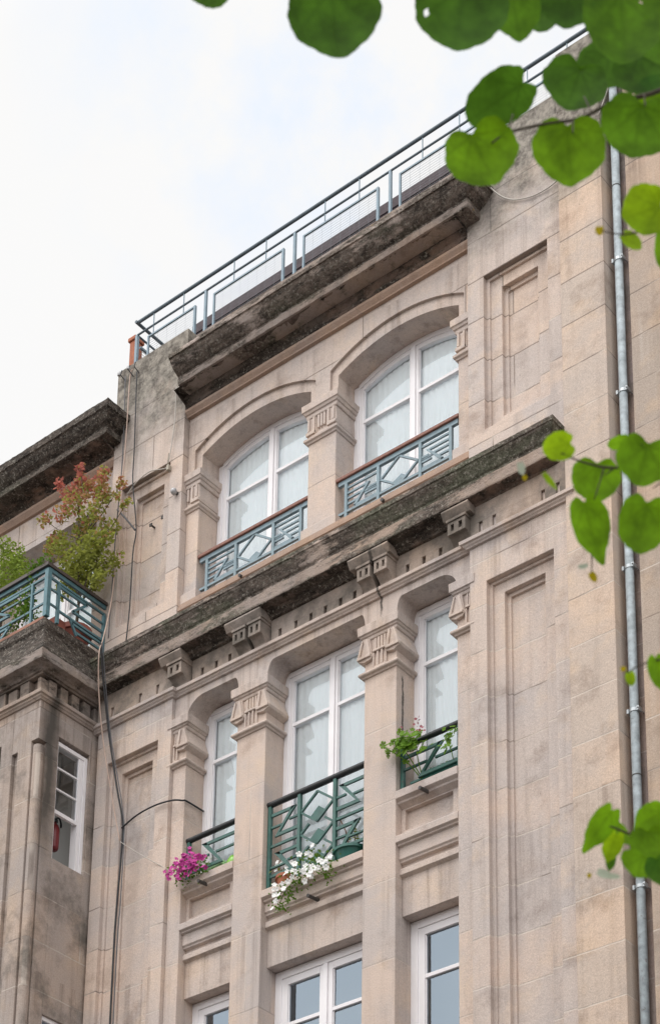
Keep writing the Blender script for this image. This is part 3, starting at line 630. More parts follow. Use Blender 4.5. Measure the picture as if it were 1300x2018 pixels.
# drain spouts under the sills
for p, q in (((1.53, .14, 13.40), (1.505, -.08, 13.39)), ((.01, .14, 12.69), (.0, -.05, 12.675)), ((-1.56, .14, 13.40), (-1.585, -.08, 13.39)), ((-1.12, .03, 17.235), (-1.12, -.07, 17.225)), ((.97, .03, 17.235), (.97, -.07, 17.225))):
    part('drain_spout', MB().tube([p, q], .021, 10), M['spout'], smooth=False)

# ------------------------------------------------------------------ oriel bay and left wing
BX, BY = -3.41, -.95
mb = MB()
mb.box(-6.6, -3.85, BY, BY + .25, 0, 16.1) if False else None
# front wall: slot cut into the face, rounded corner shaft
mb.box(-4.06, -3.86, BY, BY + .3, 0, 16.12); mb.box(-6.8, -4.06, BY, BY + .3, 15.66, 16.12); mb.box(-6.8, -5.9, BY, BY + .3, 0, 15.66); mb.box(-5.9, -4.06, BY, BY + .3, 12.2, 13.6); mb.box(-5.9, -4.06, BY, BY + .3, 0, 9.6)
mb.box(-3.76, -3.53, BY, BY + .3, 0, 16.12); mb.box(-3.86, -3.76, BY + .05, BY + .3, 0, 15.46); mb.box(-3.86, -3.76, BY, BY + .3, 15.46, 16.12)
mb.box(-3.53, BX, BY, BY + .3, 15.52, 16.12); mb.box(-3.53, BX - .12, BY + .12, BY + .3, 0, 15.52)
mb.tube([(-3.47, BY + .07, 0), (-3.47, BY + .07, 15.46)], .066, 18)
# right side wall with the sash-window opening
mb.box(BX - .12, BX, BY + .13, -.63, 0, 15.52); mb.box(BX - .12, BX, BY + .3, -.63, 15.52, 15.70); mb.box(BX - .25, BX, BY + .3, .1, 15.70, 16.12)
mb.box(BX - .25, BX, -.63, -.13, 12.08, 14.08); mb.box(BX - .25, BX, -.13, .1, 0, 15.70); mb.box(BX - .25, BX, -.63, -.13, 0, 9.8)
part('oriel_wall', mb, M['stone_bay'], bev=.006)
def sash(y0, y1, z0, z1, opened):
    mb = MB(); x = BX - .03; f = .03
    mb.box(x - .10, x, y0, y0 + f, z0, z1); mb.box(x - .10, x, y1 - .05, y1, z0, z1); mb.box(x - .10, x, y0 + f, y1 - .05, z1 - .05, z1)
    mb.box(x - .12, x - .01, y1 - .10, y1 - .052, z0, z1 - .05)
    zb = z1 - .90 if opened else (z0 + z1) / 2
    a, b = y0 + f, y1 - .10
    mb.box(x - .05, x - .012, a, b, zb - .05, zb); mb.box(x - .05, x - .012, b - .028, b, zb, z1 - .05)
    for k in (1, 2): zc = zb + (z1 - .05 - zb) * k / 3; mb.box(x - .045, x - .016, a, b - .028, zc - .011, zc + .011)
    w = part('sash_window', mb, M['white_paint'], bev=.003)
    p = MB(); p.quad((x - .03, a, zb), (x - .03, b, zb), (x - .03, b, z1 - .05), (x - .03, a, z1 - .05)); p.build('pane', M['glass'], w, norm=False)
    if not opened:
        p = MB(); p.box(x - .2, x - .18, y0, y1, z0, z1); p.build('sky_tint_back', M['sky_tint_back'], w)  # same added backing, sky reflection painted as its colour
window(-5.9, -4.06, 13.6, 15.66, BY + .18, [(-5.83, -4.985), (-4.975, -4.13)], [15.0]) if False else None
sash(-.63, -.13, 14.08, 15.66, True); sash(-.63, -.13, 9.8, 12.08, False)
mb = MB(); mb.box(BX - 2.4, BX - 2.3, BY + .3, .6, 9, 16); mb.box(BX - 2.4, BX - .26, .105, .16, 9, 16); mb.box(BX - 2.4, BX - .26, BY + .31, .1, 15.95, 16.0)
part('oriel_room', mb, simple('pale_room_wall', (.30, .30, .29), .9, var=.05, scale=1))
# red extinguisher hanging in the open window
e = thing('fire_extinguisher', (-3.62, -.43, 14.35), 'small red extinguisher with black hose seen through the open sash window', 'fire extinguisher')
MB().lathe([(.001, 0), (.05, .0), (.062, .03), (.062, .28), (.045, .33), (.02, .35), (.018, .37)], (-3.62, -.43, 14.35), 18).build('cylinder', M['red'], e, smooth=True)
MB().box(-3.64, -3.60, -.46, -.40, 14.72, 14.76).tube(smoothpath([(-3.62, -.43, 14.76), (-3.60, -.39, 14.79), (-3.58, -.37, 14.72), (-3.57, -.375, 14.66)]), .012, 8).build('valve', M['hand_black'], e)

bpath = [(-6.8, BY), (BX, BY), (BX, 0.02)]
part('oriel_moulding', MB().sweep(bpath, [(-.02, 16.035), (.02, 16.04), (.03, 16.055), (.045, 16.065), (.05, 16.085), (.075, 16.092), (.082, 16.125), (.075, 16.135), (-.02, 16.15)], seg=.2, jit=.003), M['stone_bay'])
mb = MB(); mb.box(-6.8, BX - .07, BY + .07, .1, 16.13, 16.5)
for k in range(14):
    x = BX - .005 - k * .205; mb.box(x - .15 if k else x - .055, x, BY - .015, BY + .1, 16.15, 16.345 + (.03 if k % 2 else .0))
for k in range(5):
    y = BY + .09 + k * .183; mb.box(BX - .1, BX + .018, y + .016, y + .135, 16.15, 16.36)
mb.sweep(bpath, [(-.05, 16.385), (.02, 16.385), (.02, 16.45), (-.05, 16.46)])
part('oriel_dentils', mb, M['stone_grimy'], bev=.005)
part('oriel_cornice', MB().sweep(bpath, [(-.06, 16.405), (.05, 16.41), (.065, 16.43), (.10, 16.445), (.185, 16.452), (.19, 16.47), (.195, 16.57), (.175, 16.585), (.175, 16.61), (.14, 16.68), (.11, 16.77), (.085, 16.87), (.08, 16.95), (.10, 16.985), (.10, 17.075), (-.06, 17.08)], seg=.03, jit=.006, seed=5, nscale=11, band=[1, 1, 1, 1, 1, 1, 1, 0, 0, 0, 0, 0, 0, 0, 0]), None, mats=[M['lichen_black'], M['lichen_half']])
part('balcony_slab', MB().box(-6.8, BX + .045, BY - .095, .1, 17.082, 17.125), M['slab'], bev=.006)
# wall of the left wing behind the balcony
mb = MB(); mb.box(-8, -3.361, .05, .6, 19.52, 20.6); mb.box(-3.72, -3.361, .05, .6, 17.1, 19.52); mb.box(-8, -5.6, .05, .6, 17.1, 19.52)
part('wing_wall', mb, M['stone'])
window(-5.6, -3.72, 17.12, 19.5, .42, [(-5.53, -4.664), (-4.656, -3.79)], [18.6])
mb = MB().sweep([(-8, .05), (-3.362, .05)], [(-.01, 20.0), (.04, 20.005), (.05, 20.02), (.085, 20.06), (.09, 20.09), (.05, 20.115), (-.01, 20.12)], seg=.3, jit=.003); part('wing_moulding', mb, M['red_ledge'])
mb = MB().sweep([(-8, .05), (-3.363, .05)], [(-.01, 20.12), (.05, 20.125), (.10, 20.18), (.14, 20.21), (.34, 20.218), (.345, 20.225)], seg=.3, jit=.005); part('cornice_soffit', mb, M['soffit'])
mb = MB().sweep([(-8, .05), (-3.60, .05), (-3.60, .3)], [(.0, 20.222), (.355, 20.226), (.36, 20.30), (.345, 20.312), (.35, 20.335), (.40, 20.37), (.45, 20.43), (.47, 20.47), (.49, 20.48), (.495, 20.575), (.47, 20.595), (.0, 20.72)], seg=.03, jit=.0065, seed=13, nscale=11, band=[1, 1, 0, 0, 0, 0, 0, 0, 0, 0, 0])
part('wing_cornice', mb, None, mats=[M['lichen_black'], M['lichen_blackband']])

# ------------------------------------------------------------------ neighbouring building on the right, recess with drainpipe
NB = thing('neighbouring_building', (7, 0, 0), 'plain ashlar granite neighbour wall right of the drainpipe', 'building')
MB().box(4.14, 12, -.02, 9, 0, 23.0).build('wall', M['neighbour'], NB, bev=.01)
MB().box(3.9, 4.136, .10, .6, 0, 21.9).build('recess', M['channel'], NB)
DP = thing('drainpipe', (4.0, .0, 0), 'round zinc drainpipe running down a narrow recess between two granite walls', 'drainpipe')
MB().tube([(4.0, .03, 0), (4.0, .03, 23)], .044, 20).build('pipe', M['pipe'], DP, smooth=True)
for z in (20.42, 18.72, 17.05, 14.93, 13.3, 11.4, 9.6):
    cl = MB().tube([(4.0, .03, z), (4.0, .03, z + .035)], .050, 20); cl.box(3.935, 3.955, -.01, .06, z - .006, z + .04); cl.box(4.045, 4.068, -.01, .05, z - .006, z + .04); cl.tube([(4.06, -.03, z + .015), (4.06, .1, z + .015)], .007, 6)
    cl.build('pipe_clamp', M['clamp'], DP)
for z in (19.7, 16.2, 12.6): MB().tube([(4.0, .03, z), (4.0, .03, z + .012)], .0465, 20).build('joint_ring', M['spout'], DP)

# ------------------------------------------------------------------ railings
def zig(mb, pts, y, w=.032, t=.03):
    for a, b in zip(pts, pts[1:]): mb.bar((a[0], y, a[1]), (b[0], y, b[1]), t, w, up=(0, 0, 1) if abs(a[0] - b[0]) > 1e-4 else (1, 0, 0))
def flat(mb, poly, y, t=.022): mb.prism_y(poly, y - t / 2, y + t / 2)
# centre window of the tall storey
RC = thing('balcony_railing', (0, .085, 13.0), 'large green geometric railing with a column of diamonds and black handrail at the middle window', 'railing', 'green railings of the tall windows')
y = .085
MB().tube([(-.72, y, 14.087), (.72, y, 14.087)], .036, 14).build('handrail', M['hand_black'], RC, smooth=False)
for x in (-.675, -.25, .25, .675): MB().box(x - .02, x + .02, y - .02, y + .02, 13.0, 14.06).build('post', M['rail_green'], RC)
for s_ in (-1, 1):
    mb = MB(); X = lambda v: v * -s_
    def hb(xa, xb, z, w=.03): mb.bar((X(xa), y, z), (X(xb), y, z), .024, w)
    # upper zigzag
    flat(mb, [(X(-.655), 13.958), (X(-.30), 13.958), (X(-.36), 13.922), (X(-.655), 13.922)], y); flat(mb, [(X(-.30), 13.958), (X(-.36), 13.958), (X(-.60), 13.655), (X(-.54), 13.692)], y)
    flat(mb, [(X(-.60), 13.655), (X(-.27), 13.655), (X(-.27), 13.695), (X(-.54), 13.695)], y)
    hb(-.655, -.50, 13.785, .022); hb(-.40, -.27, 13.815, .022); hb(-.655, -.27, 13.552)
    # lower zigzag
    flat(mb, [(X(-.27), 13.455), (X(-.60), 13.455), (X(-.53), 13.418), (X(-.27), 13.418)], y); flat(mb, [(X(-.60), 13.455), (X(-.53), 13.455), (X(-.31), 13.165), (X(-.38), 13.20)], y)
    flat(mb, [(X(-.655), 13.165), (X(-.31), 13.165), (X(-.38), 13.20), (X(-.655), 13.20)], y); hb(-.655, -.43, 13.285, .022); hb(-.41, -.27, 13.315, .022); mb.build('zigzag_panel', M['rail_green'], RC)
mb = MB()
for zc in (13.825, 13.55, 13.275):
    h, w = .185, .232
    u = 1.0 if zc > 13.8 else .52
    for a, b in (((w * (1 - u), zc + h * u), (w, zc)), ((w, zc), (0, zc - h)), ((0, zc - h), (-w, zc)), ((-w, zc), (-w * (1 - u), zc + h * u))): mb.bar((a[0], y, a[1]), (b[0], y, b[1]), .024, .024, up=(0, 1, 0))
    flat(mb, [(.02, zc - .005), (.105, zc - .075), (.0, zc - h + .01), (-.09, zc - .098)], y + .002, .014)
mb.build('diamond_panel', M['rail_green'], RC)
# side windows
def small_rail(x0, x1, flip, label):
    R = thing('balcony_railing', ((x0 + x1) / 2, .085, 13.52), label, 'railing', 'green railings of the tall windows')
    MB().tube([(x0 - .005, y, 14.087), (x1 + .005, y, 14.087)], .034, 14).build('handrail', M['hand_black'], R)
    for x in (x0 + .03, x1 - .03): MB().box(x - .02, x + .02, y - .02, y + .02, 13.52, 14.06).build('post', M['rail_green'], R)
    mb = MB(); a = x0 + .05; b = x1 - .05; q = (lambda u: a + (b - a) * u) if not flip else (lambda u: b - (b - a) * u)
    flat(mb, [(q(1), 13.965), (q(.26), 13.965), (q(.36), 13.928), (q(1), 13.928)], y); flat(mb, [(q(.26), 13.965), (q(.36), 13.965), (q(.74), 13.64), (q(.64), 13.68)], y)
    flat(mb, [(q(0), 13.64), (q(.74), 13.64), (q(.64), 13.68), (q(0), 13.68)], y)
    for u0, u1, z in ((0, .42, 13.80), (.58, 1, 13.80)): mb.bar((q(u0), y, z), (q(u1), y, z), .022, .024)
    mb.build('zigzag_panel', M['rail_green'], R); return R
small_rail(-HC, -P1, False, 'short green zigzag railing with black handrail above the magenta flowers')
small_rail(P1, HC, True, 'short green zigzag railing with black handrail behind the leafy geranium')
# top-storey railings (the second is a copy)
def top_rail():
    xc = -1.065; R = thing('window_railing', (xc, .1, 17.46), 'low blue-grey railing with brown rail at the left arched window, beside the column', 'railing', 'blue-grey railings of the arched windows')
    y = .1; x0, x1 = -1.925, -.21
    MB().box(x0, x1, y - .045, y + .045, 17.918, 17.962).build('handrail', M['hand_wood'], R, bev=.008)
    mb = MB(); mb.box(x0 + .02, x1 - .02, y - .02, y + .02, 17.86, 17.917); mb.box(x0 + .02, x1 - .02, y - .016, y + .016, 17.465, 17.495); mb.build('rail', M['rail_blue'], R)
    for x in (-1.795, -1.335, -.75, -.335): MB().box(x - .019, x + .019, y - .019, y + .019, 17.40, 17.86).build('post', M['rail_blue'], R)
    for s_ in (-1, 1):
        mb = MB(); X = lambda v: xc + (v - xc) * -s_
        for z, a, b in ((17.80, -1.776, -1.354), (17.725, -1.776, -1.49), (17.655, -1.776, -1.55), (17.58, -1.776, -1.60), (17.515, -1.66, -1.354), (17.60, -1.53, -1.354), (17.66, -1.49, -1.354)):
            mb.bar((X(a), y, z), (X(b), y, z), .02, .024)
        flat(mb, [(X(-1.46), 17.735), (X(-1.49), 17.735), (X(-1.69), 17.525), (X(-1.64), 17.525)], y, .024)
        flat(mb, [(X(-1.56), 17.63), (X(-1.354), 17.63), (X(-1.354), 17.655), (X(-1.53), 17.655)], y + .002, .012); mb.build('bar_panel', M['rail_blue'], R)
    mb = MB(); zc = 17.665; h, w = .195, .26; c = -1.045
    for a, b in (((0, h), (w, 0)), ((w, 0), (0, -h)), ((0, -h), (-w, 0)), ((-w, 0), (0, h))): mb.bar((c + a[0], y, zc + a[1]), (c + b[0], y, zc + b[1]), .024, .024, up=(0, 1, 0))
    flat(mb, [(c + .03, zc - .06), (c + .11, zc - .125), (c + .0, zc - h), (c - .10, zc - .12)], y + .002, .014)
    mb.build('diamond_panel', M['rail_blue'], R); return R
def dup(root, off, label, group):
    r = root.copy(); COL.objects.link(r); r.location = root.location + Vector(off); r['label'] = label; r['group'] = group
    for ch in list(root.children):
        c = ch.copy(); COL.objects.link(c); c.parent = r
    return r
R1 = top_rail(); R1.children
dup(R1, (2.13, 0, 0), 'low blue-grey railing with brown rail at the right arched window, against the panelled pier', 'blue-grey railings of the arched windows')

# oriel balcony railing
OB = thing('oriel_balcony_railing', (-4.8, -.5, 17.13), 'teal angular railing round the corner balcony holding the red maple', 'railing')
RY, RX = -1.005, -3.355
MB().bar((-6.8, RY - .01, 17.85), (RX + .035, RY - .01, 17.85), .075, .045).bar((RX + .002, RY + .028, 17.85), (RX + .002, -.055, 17.85), .068, .043).build('handrail', simple('dark_handrail', (.06, .045, .04), .5), OB)
mb = MB(); mb.bar((-6.8, RY, 17.80), (RX, RY, 17.80), .03, .05); mb.bar((RX, RY, 17.801), (RX, -.06, 17.801), .03, .05); mb.bar((-6.8, RY, 17.70), (RX, RY, 17.70), .026, .026); mb.bar((RX, RY, 17.701), (RX, -.06, 17.701), .026, .026)
mb.build('rail', M['rail_teal'], OB)
for x in (-4.9, -3.62): MB().box(x - .016, x + .016, RY - .016, RY + .016, 17.13, 17.70).build('post', M['rail_teal'], OB)
MB().box(RX - .03, RX + .03, RY - .03, RY + .03, 17.13, 17.79).build('post', M['rail_teal'], OB)
for yy in (-.83, -.075): MB().box(RX - .018, RX + .018, yy - .018, yy + .018, 17.13, 17.70).build('post', M['rail_teal'], OB)
def zz3(f):
    mb = MB()
    def seg(a, b, w=.03): mb.bar(f(*a), f(*b), .022, w)
    seg((0, .52), (.62, .52), .034); seg((.62, .52), (.30, .30), .03); seg((.30, .30), (1, .30), .034)
    seg((0, .42), (.42, .42), .022); seg((.5, .42), (1, .42), .022); seg((0, .18), (1, .18), .028); seg((.3, .13), (1, .13), .03); seg((.26, .17), (.42, .0), .03); seg((.4, .04), (1, .04), .03)
    return mb
zz3(lambda u, z: (RX, -.81 + u * .72, 17.14 + z)).build('zigzag_panel', M['rail_teal'], OB)
zz3(lambda u, z: (-3.64 - u * 1.24, RY, 17.14 + z)).build('zigzag_panel', M['rail_teal'], OB)
for z in (17.55, 17.34): MB().bar((RX, RY, z), (RX, -.83, z), .02, .024).bar((RX, RY, z), (-3.62, RY, z), .02, .024).build('corner_bar', M['rail_teal'], OB)

# roof railing
RR = thing('roof_railing', (0, .2, 21.4), 'slate blue steel roof railing with wire mesh panels above the top cornice', 'railing')
Y2 = .2
MB().tube([(-3.32, Y2, 22.335), (5.0, Y2, 22.335)], .023, 12).tube([(-3.32, Y2 - .03, 22.335), (-3.32, .74, 22.335)], .023, 12).build('handrail', M['roof_rail'], RR)
MB().tube([(-3.31, Y2, 22.13), (5.0, Y2, 22.13)], .0145, 10).tube([(-3.31, Y2, 22.13), (-3.31, .74, 22.13)], .0145, 10).build('rail', M['roof_rail'], RR)
px = [-2.095 + 1.475 * k for k in range(4)]
for x in px: MB().box(x - .0165, x + .0165, Y2 - .0165, Y2 + .0165, 21.2, 22.12).build('post', M['galv'], RR)
MB().box(-3.33, -3.29, Y2 - .02, Y2 + .02, 21.3, 22.12).build('post', M['galv'], RR)
def meshpanel(x0, x1):
    mb = MB(); zt, zb = 21.985, 21.42
    mb.bar((x0, Y2, zt), (x1, Y2, zt), .022, .022); mb.box(x0 - .012, x0 + .012, Y2 - .012, Y2 + .012, 21.25, zt + .01); mb.box(x1 - .015, x1 + .015, Y2 - .015, Y2 + .015, 21.25, zt + .01)
    f = mb.build('mesh_panel', M['galv'], RR); mb = MB()
    n = 15
    for k in range(n): z = zb + (zt - zb) * k / n; mb.bar((x0, Y2, z), (x1, Y2, z), .0022, .0022)
    m_ = int((x1 - x0) / .14)
    for k in range(1, m_): x = x0 + (x1 - x0) * k / m_; mb.bar((x, Y2, zb), (x, Y2, zt), .0014, .0014, up=(0, 1, 0))
    mb.build('wire_mesh', M['wire'], f)
meshpanel(-3.10, -2.28)
for a in px: meshpanel(a + .145, a + 1.29)
for a in [-3.57] + px:
    for f in (.32, .68):
        x = a + 1.475 * f + (.08 if a < -3 else 0)
        if x > -3.3: MB().bar((x, Y2, 21.99), (x, Y2, 22.32), .011, .011, up=(0, 1, 0)).build('rod', M['galv'], RR)
mb = MB(); mb.bar((-3.31, Y2 + .06, 21.98), (-3.31, .72, 21.98), .03, .03)
for k in range(13): mb.bar((-3.31, Y2 + .06, 21.42 + k * .043), (-3.31, .72, 21.42 + k * .043), .004, .004)
mb.build('mesh_panel', M['galv'], RR)
ch = thing('chimney', (-3.62, .62, 21), 'slim orange terracotta chimney beside the roof railing corner', 'chimney')
MB().box(-3.66, -3.56, .40, .54, 21.0, 22.36).build('flue', M['terracotta'], ch, bev=.01); MB().box(-3.68, -3.54, .38, .56, 22.36, 22.42).build('cap', M['terracotta'], ch, bev=.01)

# ------------------------------------------------------------------ cables and fittings
def cable(pts, r, mat, label, n=6, name='cable'):
    return tag(MB().tube(smoothpath(pts, n), r, 6).build(name, M[mat], base=pts[-1], smooth=True), label, 'cable')
cable([(-2.98, -.09, 21.15), (-2.96, -.085, 19.99), (-2.95, -.09, 19.45), (-2.86, -.08, 18.73), (-2.89, -.085, 18.37), (-2.90, -.085, 17.57), (-2.94, -.085, 17.02)], .008, 'cable_black', 'black cable hanging down the panelled upper pier beside the maple')
cable([(-3.19, -.085, 21.2), (-3.16, -.09, 20.1), (-3.17, -.09, 19.56), (-3.21, -.09, 18.75), (-3.22, -.09, 18.08), (-3.24, -.09, 17.3)], .007, 'cable_grey', 'thin dark grey cable down the left edge of the upper pier')
cable([(-2.87, -.085, 18.70), (-3.02, -.12, 18.93), (-3.19, -.1, 19.15)], .012, 'cable_grey', 'short grey cable stub slanting across the upper pier under the maple')
cable([(-3.02, -.42, 16.95), (-3.01, -.40, 16.79), (-3.05, -.3, 16.44), (-3.07, -.15, 15.83), (-2.93, -.1, 15.04), (-2.85, -.08, 14.66), (-2.84, -.07, 14.33), (-2.88, -.07, 13.42), (-2.89, -.07, 12.64), (-2.89, -.07, 9)], .012, 'cable_black', 'thick black cable dropping from the mossy cornice down the lower pier')
cable([(-2.99, -.41, 16.95), (-3.0, -.38, 16.80), (-3.06, -.15, 15.9), (-2.83, -.09, 14.73), (-2.81, -.075, 14.32), (-2.815, -.075, 13.53), (-2.835, -.075, 12.75), (-2.83, -.075, 9)], .007, 'cable_grey', 'thinner dark grey cable running beside the thick black one on the lower pier')
cable([(-3.07, -.08, 21.25), (-3.09, -.1, 21.11), (-3.08, -.12, 20.34), (-3.09, -.12, 19.89), (-3.12, -.14, 18.67), (-3.10, -.2, 17.74), (-3.03, -.37, 17.04), (-3.0, -.45, 16.76), (-3.1, -.32, 16.31), (-3.12, -.18, 15.69), (-2.98, -.12, 14.91), (-2.85, -.1, 14.34)], .008, 'cable_beige', 'long beige cable hanging free from roof to lower pier across the cornice')
cable([(-2.85, -.1, 14.34), (-2.52, -.1, 14.06), (-2.06, -.03, 13.7)], .004, 'cable_white', 'thin pale wire slanting from the cable bundle to the magenta flowers')
cable([(-2.83, -.1, 14.51), (-2.59, -.1, 14.59), (-2.31, -.09, 14.62), (-2.04, -.08, 14.59), (-1.93, -.03, 14.57), (-1.905, .02, 14.575), (-1.905, .30, 14.58)], .011, 'cable_black', 'black cable branching right over the half column into the left window')
cable([(-2.25, -.1, 20.51), (-2.26, -.09, 20.07), (-2.30, -.085, 19.71), (-2.36, -.075, 19.44), (-2.40, -.07, 19.39), (-2.47, -.08, 19.40), (-2.67, -.08, 19.47), (-2.89, -.08, 19.43), (-3.06, -.07, 19.33)], .007, 'cable_white', 'thin white wire looped over the panel of the upper left pier')
cable([(2.48, -.12, 20.6), (2.5, -.1, 20.55), (2.62, -.08, 20.38), (2.78, -.07, 20.24), (3.01, -.07, 20.14), (3.21, -.07, 20.12), (3.37, -.09, 20.13)], .008, 'cable_white', 'pale wire sagging beside the right end of the top cornice')
cable([(4.04, -.06, 21.25), (4.01, -.09, 20.95), (3.94, -.09, 20.78), (3.80, -.085, 20.5)], .007, 'cable_white', 'pale wire slanting down beside the drainpipe behind the leaves')
wl = thing('wall_lamp', (-2.2, -.05, 18.9), 'small round grey lamp on the upper left pier beside the half column', 'lamp')
MB().lathe([(.001, -.042), (.022, -.038), (.038, -.014), (.042, .007), (.035, .028), (.015, .042), (.001, .043)], (-2.212, -.105, 18.925), 16).build('globe', M['grey_dome'], wl, smooth=True)
MB().tube([(-2.2, -.04, 18.925), (-2.21, -.09, 18.925)], .022, 8).build('bracket', M['spout'], wl)
tag(MB().box(-2.365, -2.325, -.10, -.05, 19.32, 19.39).tube([(-2.345, -.1, 19.40), (-2.30, -.13, 19.52)], .006, 6).build('cable_bracket', simple('cream_plastic', (.36, .32, .26), .6), base=(-2.35, -.08, 19.3)), 'small cream bracket holding the white wire at the panel corner', 'bracket')
for p, lb in (((-2.742, .12, 18.80), 'rusty bolt in the upper left panel, the lower of two'), ((-2.545, .12, 18.815), 'rusty bolt in the upper left panel, nearer the grey lamp')):
    tag(MB().tube([p, (p[0], p[1] - .07, p[2])], .013, 8).box(p[0] - .02, p[0] + .02, p[1] - .075, p[1] - .06, p[2] - .02, p[2] + .02).build('wall_bolt', M['spout'], base=p), lb, 'bolt', 'bolts in the upper left panel')
ins = thing('cable_insulator', (-3.08, -.05, 21.12), 'wire hooks and pale insulators at the top of the left pier', 'insulator')
for x in (-3.22, -3.08, -2.98): MB().tube([(x, -.04, 21.16), (x, -.14, 21.20), (x + .03, -.15, 21.25)], .008, 6).build('hook', M['cable_grey'], ins)
MB().lathe([(.001, 0), (.022, .005), (.025, .03), (.015, .06), (.001, .065)], (-3.24, -.15, 21.19), 10).build('insulator', M['grey_dome'], ins); MB().lathe([(.001, 0), (.02, .005), (.022, .03), (.012, .055), (.001, .06)], (-3.08, -.15, 21.2), 10).build('insulator', M['grey_dome'], ins)

# ------------------------------------------------------------------ potted plants
def leaf_quad(mb, c, s, d=None, up=None, k=0):
    d = d or Vector((random.gauss(0, 1), random.gauss(0, 1), random.gauss(0, .7))).normalized()
    a = d.cross(Vector((random.gauss(0, 1), random.gauss(0, 1), random.gauss(0, 1)))).normalized(); n = d.cross(a)
    c = Vector(c); mb.cur = k
    b = c - d * s * .5
    mb.face([mb.vert(p) for p in (b, b + d * s * .35 + a * s * .32 + n * s * .06, b + d * s, b + d * s * .35 - a * s * .32 + n * s * .06)])
def flower(mb, c, d, r, k=0, petals=5):
    d = Vector(d).normalized(); a = d.cross(Vector((.2, .3, 1))).normalized(); b = d.cross(a); c = Vector(c); ci = mb.vert(c); mb.cur = k
    for j in range(petals):
        t0 = j * 2 * math.pi / petals; w = math.pi / petals
        f = lambda t_, rr, h: mb.vert(c + (a * math.cos(t_) + b * math.sin(t_)) * rr + d * h)
        mb.face((ci, f(t0 - w * .9, r * .72, r * .22), f(t0 - w * .45, r, r * .18), f(t0 + w * .45, r, r * .18), f(t0 + w * .9, r * .72, r * .22)))
def pot(name, c, r, h, mat, parent, rib=False):
    mb = MB().lathe([(r * .72, 0), (r * .95, h * .8), (r * 1.06, h * .8), (r * 1.06, h), (r * .9, h), (r * .85, h * .85)], c, 22)
    return mb.build(name, M[mat], parent, smooth=False)
# white petunias
pw = thing('petunia', (0, -.05, 13.0), 'white petunias trailing over the middle window sill', 'flowers')
mb = MB(); fl = MB(); random.seed(3)
blobs = [((-.30, -.09, 12.72), .15, 60), ((-.26, -.08, 12.86), .16, 70), ((-.10, -.08, 12.93), .15, 70), ((.08, -.06, 13.02), .17, 80), ((.24, -.08, 12.94), .15, 70), ((.32, -.09, 12.82), .12, 40), ((-.36, -.1, 12.62), .08, 18), ((.0, -.02, 13.08), .14, 50)]
for c, r, n in blobs:
    for _ in range(n):
        p = Vector(c) + Vector((random.gauss(0, .55), random.gauss(0, .4), random.gauss(0, .5))) * r
        leaf_quad(mb, p, random.uniform(.03, .05))
    for _ in range(max(2, n // 9)):
        p = Vector(c) + Vector((random.gauss(0, .6) * r, -.07 - random.random() * .05, random.gauss(0, .55) * r)); flower(fl, p, (random.gauss(0.25, .35), -1, random.gauss(-.1, .4)), random.uniform(.026, .038))
mb.tube(smoothpath([(-.05, .05, 13.02), (-.25, -.08, 12.85), (-.33, -.1, 12.7), (-.38, -.1, 12.57)]), .004, 5)
mb.build('foliage', M['fol_green'], pw, norm=False); fl.build('blossoms', M['petal_white'], pw, norm=False)
# magenta petunias
pm = thing('petunia', (-1.75, 0, 13.53), 'magenta petunias spilling over the sill at the left short railing', 'flowers')
mb = MB(); fl = MB()
for c, r, n in [((-1.86, -.09, 13.58), .13, 60), ((-1.74, -.06, 13.56), .14, 70), ((-1.62, -.04, 13.60), .14, 60), ((-1.74, -.04, 13.68), .12, 50), ((-1.56, -.04, 13.62), .1, 40)]:
    for _ in range(n):
        p = Vector(c) + Vector((random.gauss(0, .6), random.gauss(0, .4), random.gauss(-.15, .5))) * r; leaf_quad(mb, p, random.uniform(.03, .05))
    for _ in range(int(n / 1.8)):
        p = Vector(c) + Vector((max(-1.1, min(1.1, random.gauss(0, .6))) * r, -.05 - random.random() * .05, random.gauss(.15, .45) * r)); flower(fl, p, (random.gauss(.25, .5), -1, random.gauss(.1, .5)), random.uniform(.020, .030))
mb.build('foliage', M['fol_green'], pm, norm=False); fl.build('blossoms', M['petal_pink'], pm, norm=False)
# geraniums and their trough
gm = thing('geranium', (1.5, .1, 13.56), 'leafy bright green geranium leaning out over the right short railing', 'plant')
mb = MB(); fl = MB()
st = [((1.40, .12, 13.62), (1.32, .0, 13.85), (1.22, -.08, 14.04)), ((1.40, .12, 13.62), (1.42, .0, 13.82), (1.44, -.06, 14.02)), ((1.39, .12, 13.62), (1.30, -.02, 13.80), (1.12, -.1, 13.98))]
for s_ in st: mb.tube(smoothpath(s_, 4), .006, 5)
def geran(c, r, n):
    for _ in range(n):
        p = Vector(c) + Vector((random.gauss(0, .5), random.gauss(0, .4), random.gauss(0, .5))) * r
        d = Vector((random.gauss(0, .4), -1, random.gauss(.5, .4))).normalized(); flower(mb, p, d, random.uniform(.028, .045), petals=5)
for c, r, n in [((1.10, -.1, 14.03), .09, 14), ((1.24, -.08, 14.06), .13, 40), ((1.38, -.07, 14.0), .15, 55), ((1.50, -.06, 13.93), .12, 34), ((1.14, -.1, 13.90), .08, 10), ((1.32, -.05, 13.92), .12, 30)]: geran(c, r * .85, int(n * .6))
for p in ((1.27, -.12, 14.16), (1.52, -.1, 14.06), (1.5, -.1, 14.18)):
    for _ in range(7): flower(fl, Vector(p) + Vector((random.gauss(0, .02), random.gauss(0, .02), random.gauss(0, .025))), (random.gauss(0, 1), -1, random.gauss(0, 1)), .016)
mb.build('foliage', M['fol_bright'], gm, norm=False); fl.build('blossoms', M['petal_red'], gm, norm=False)
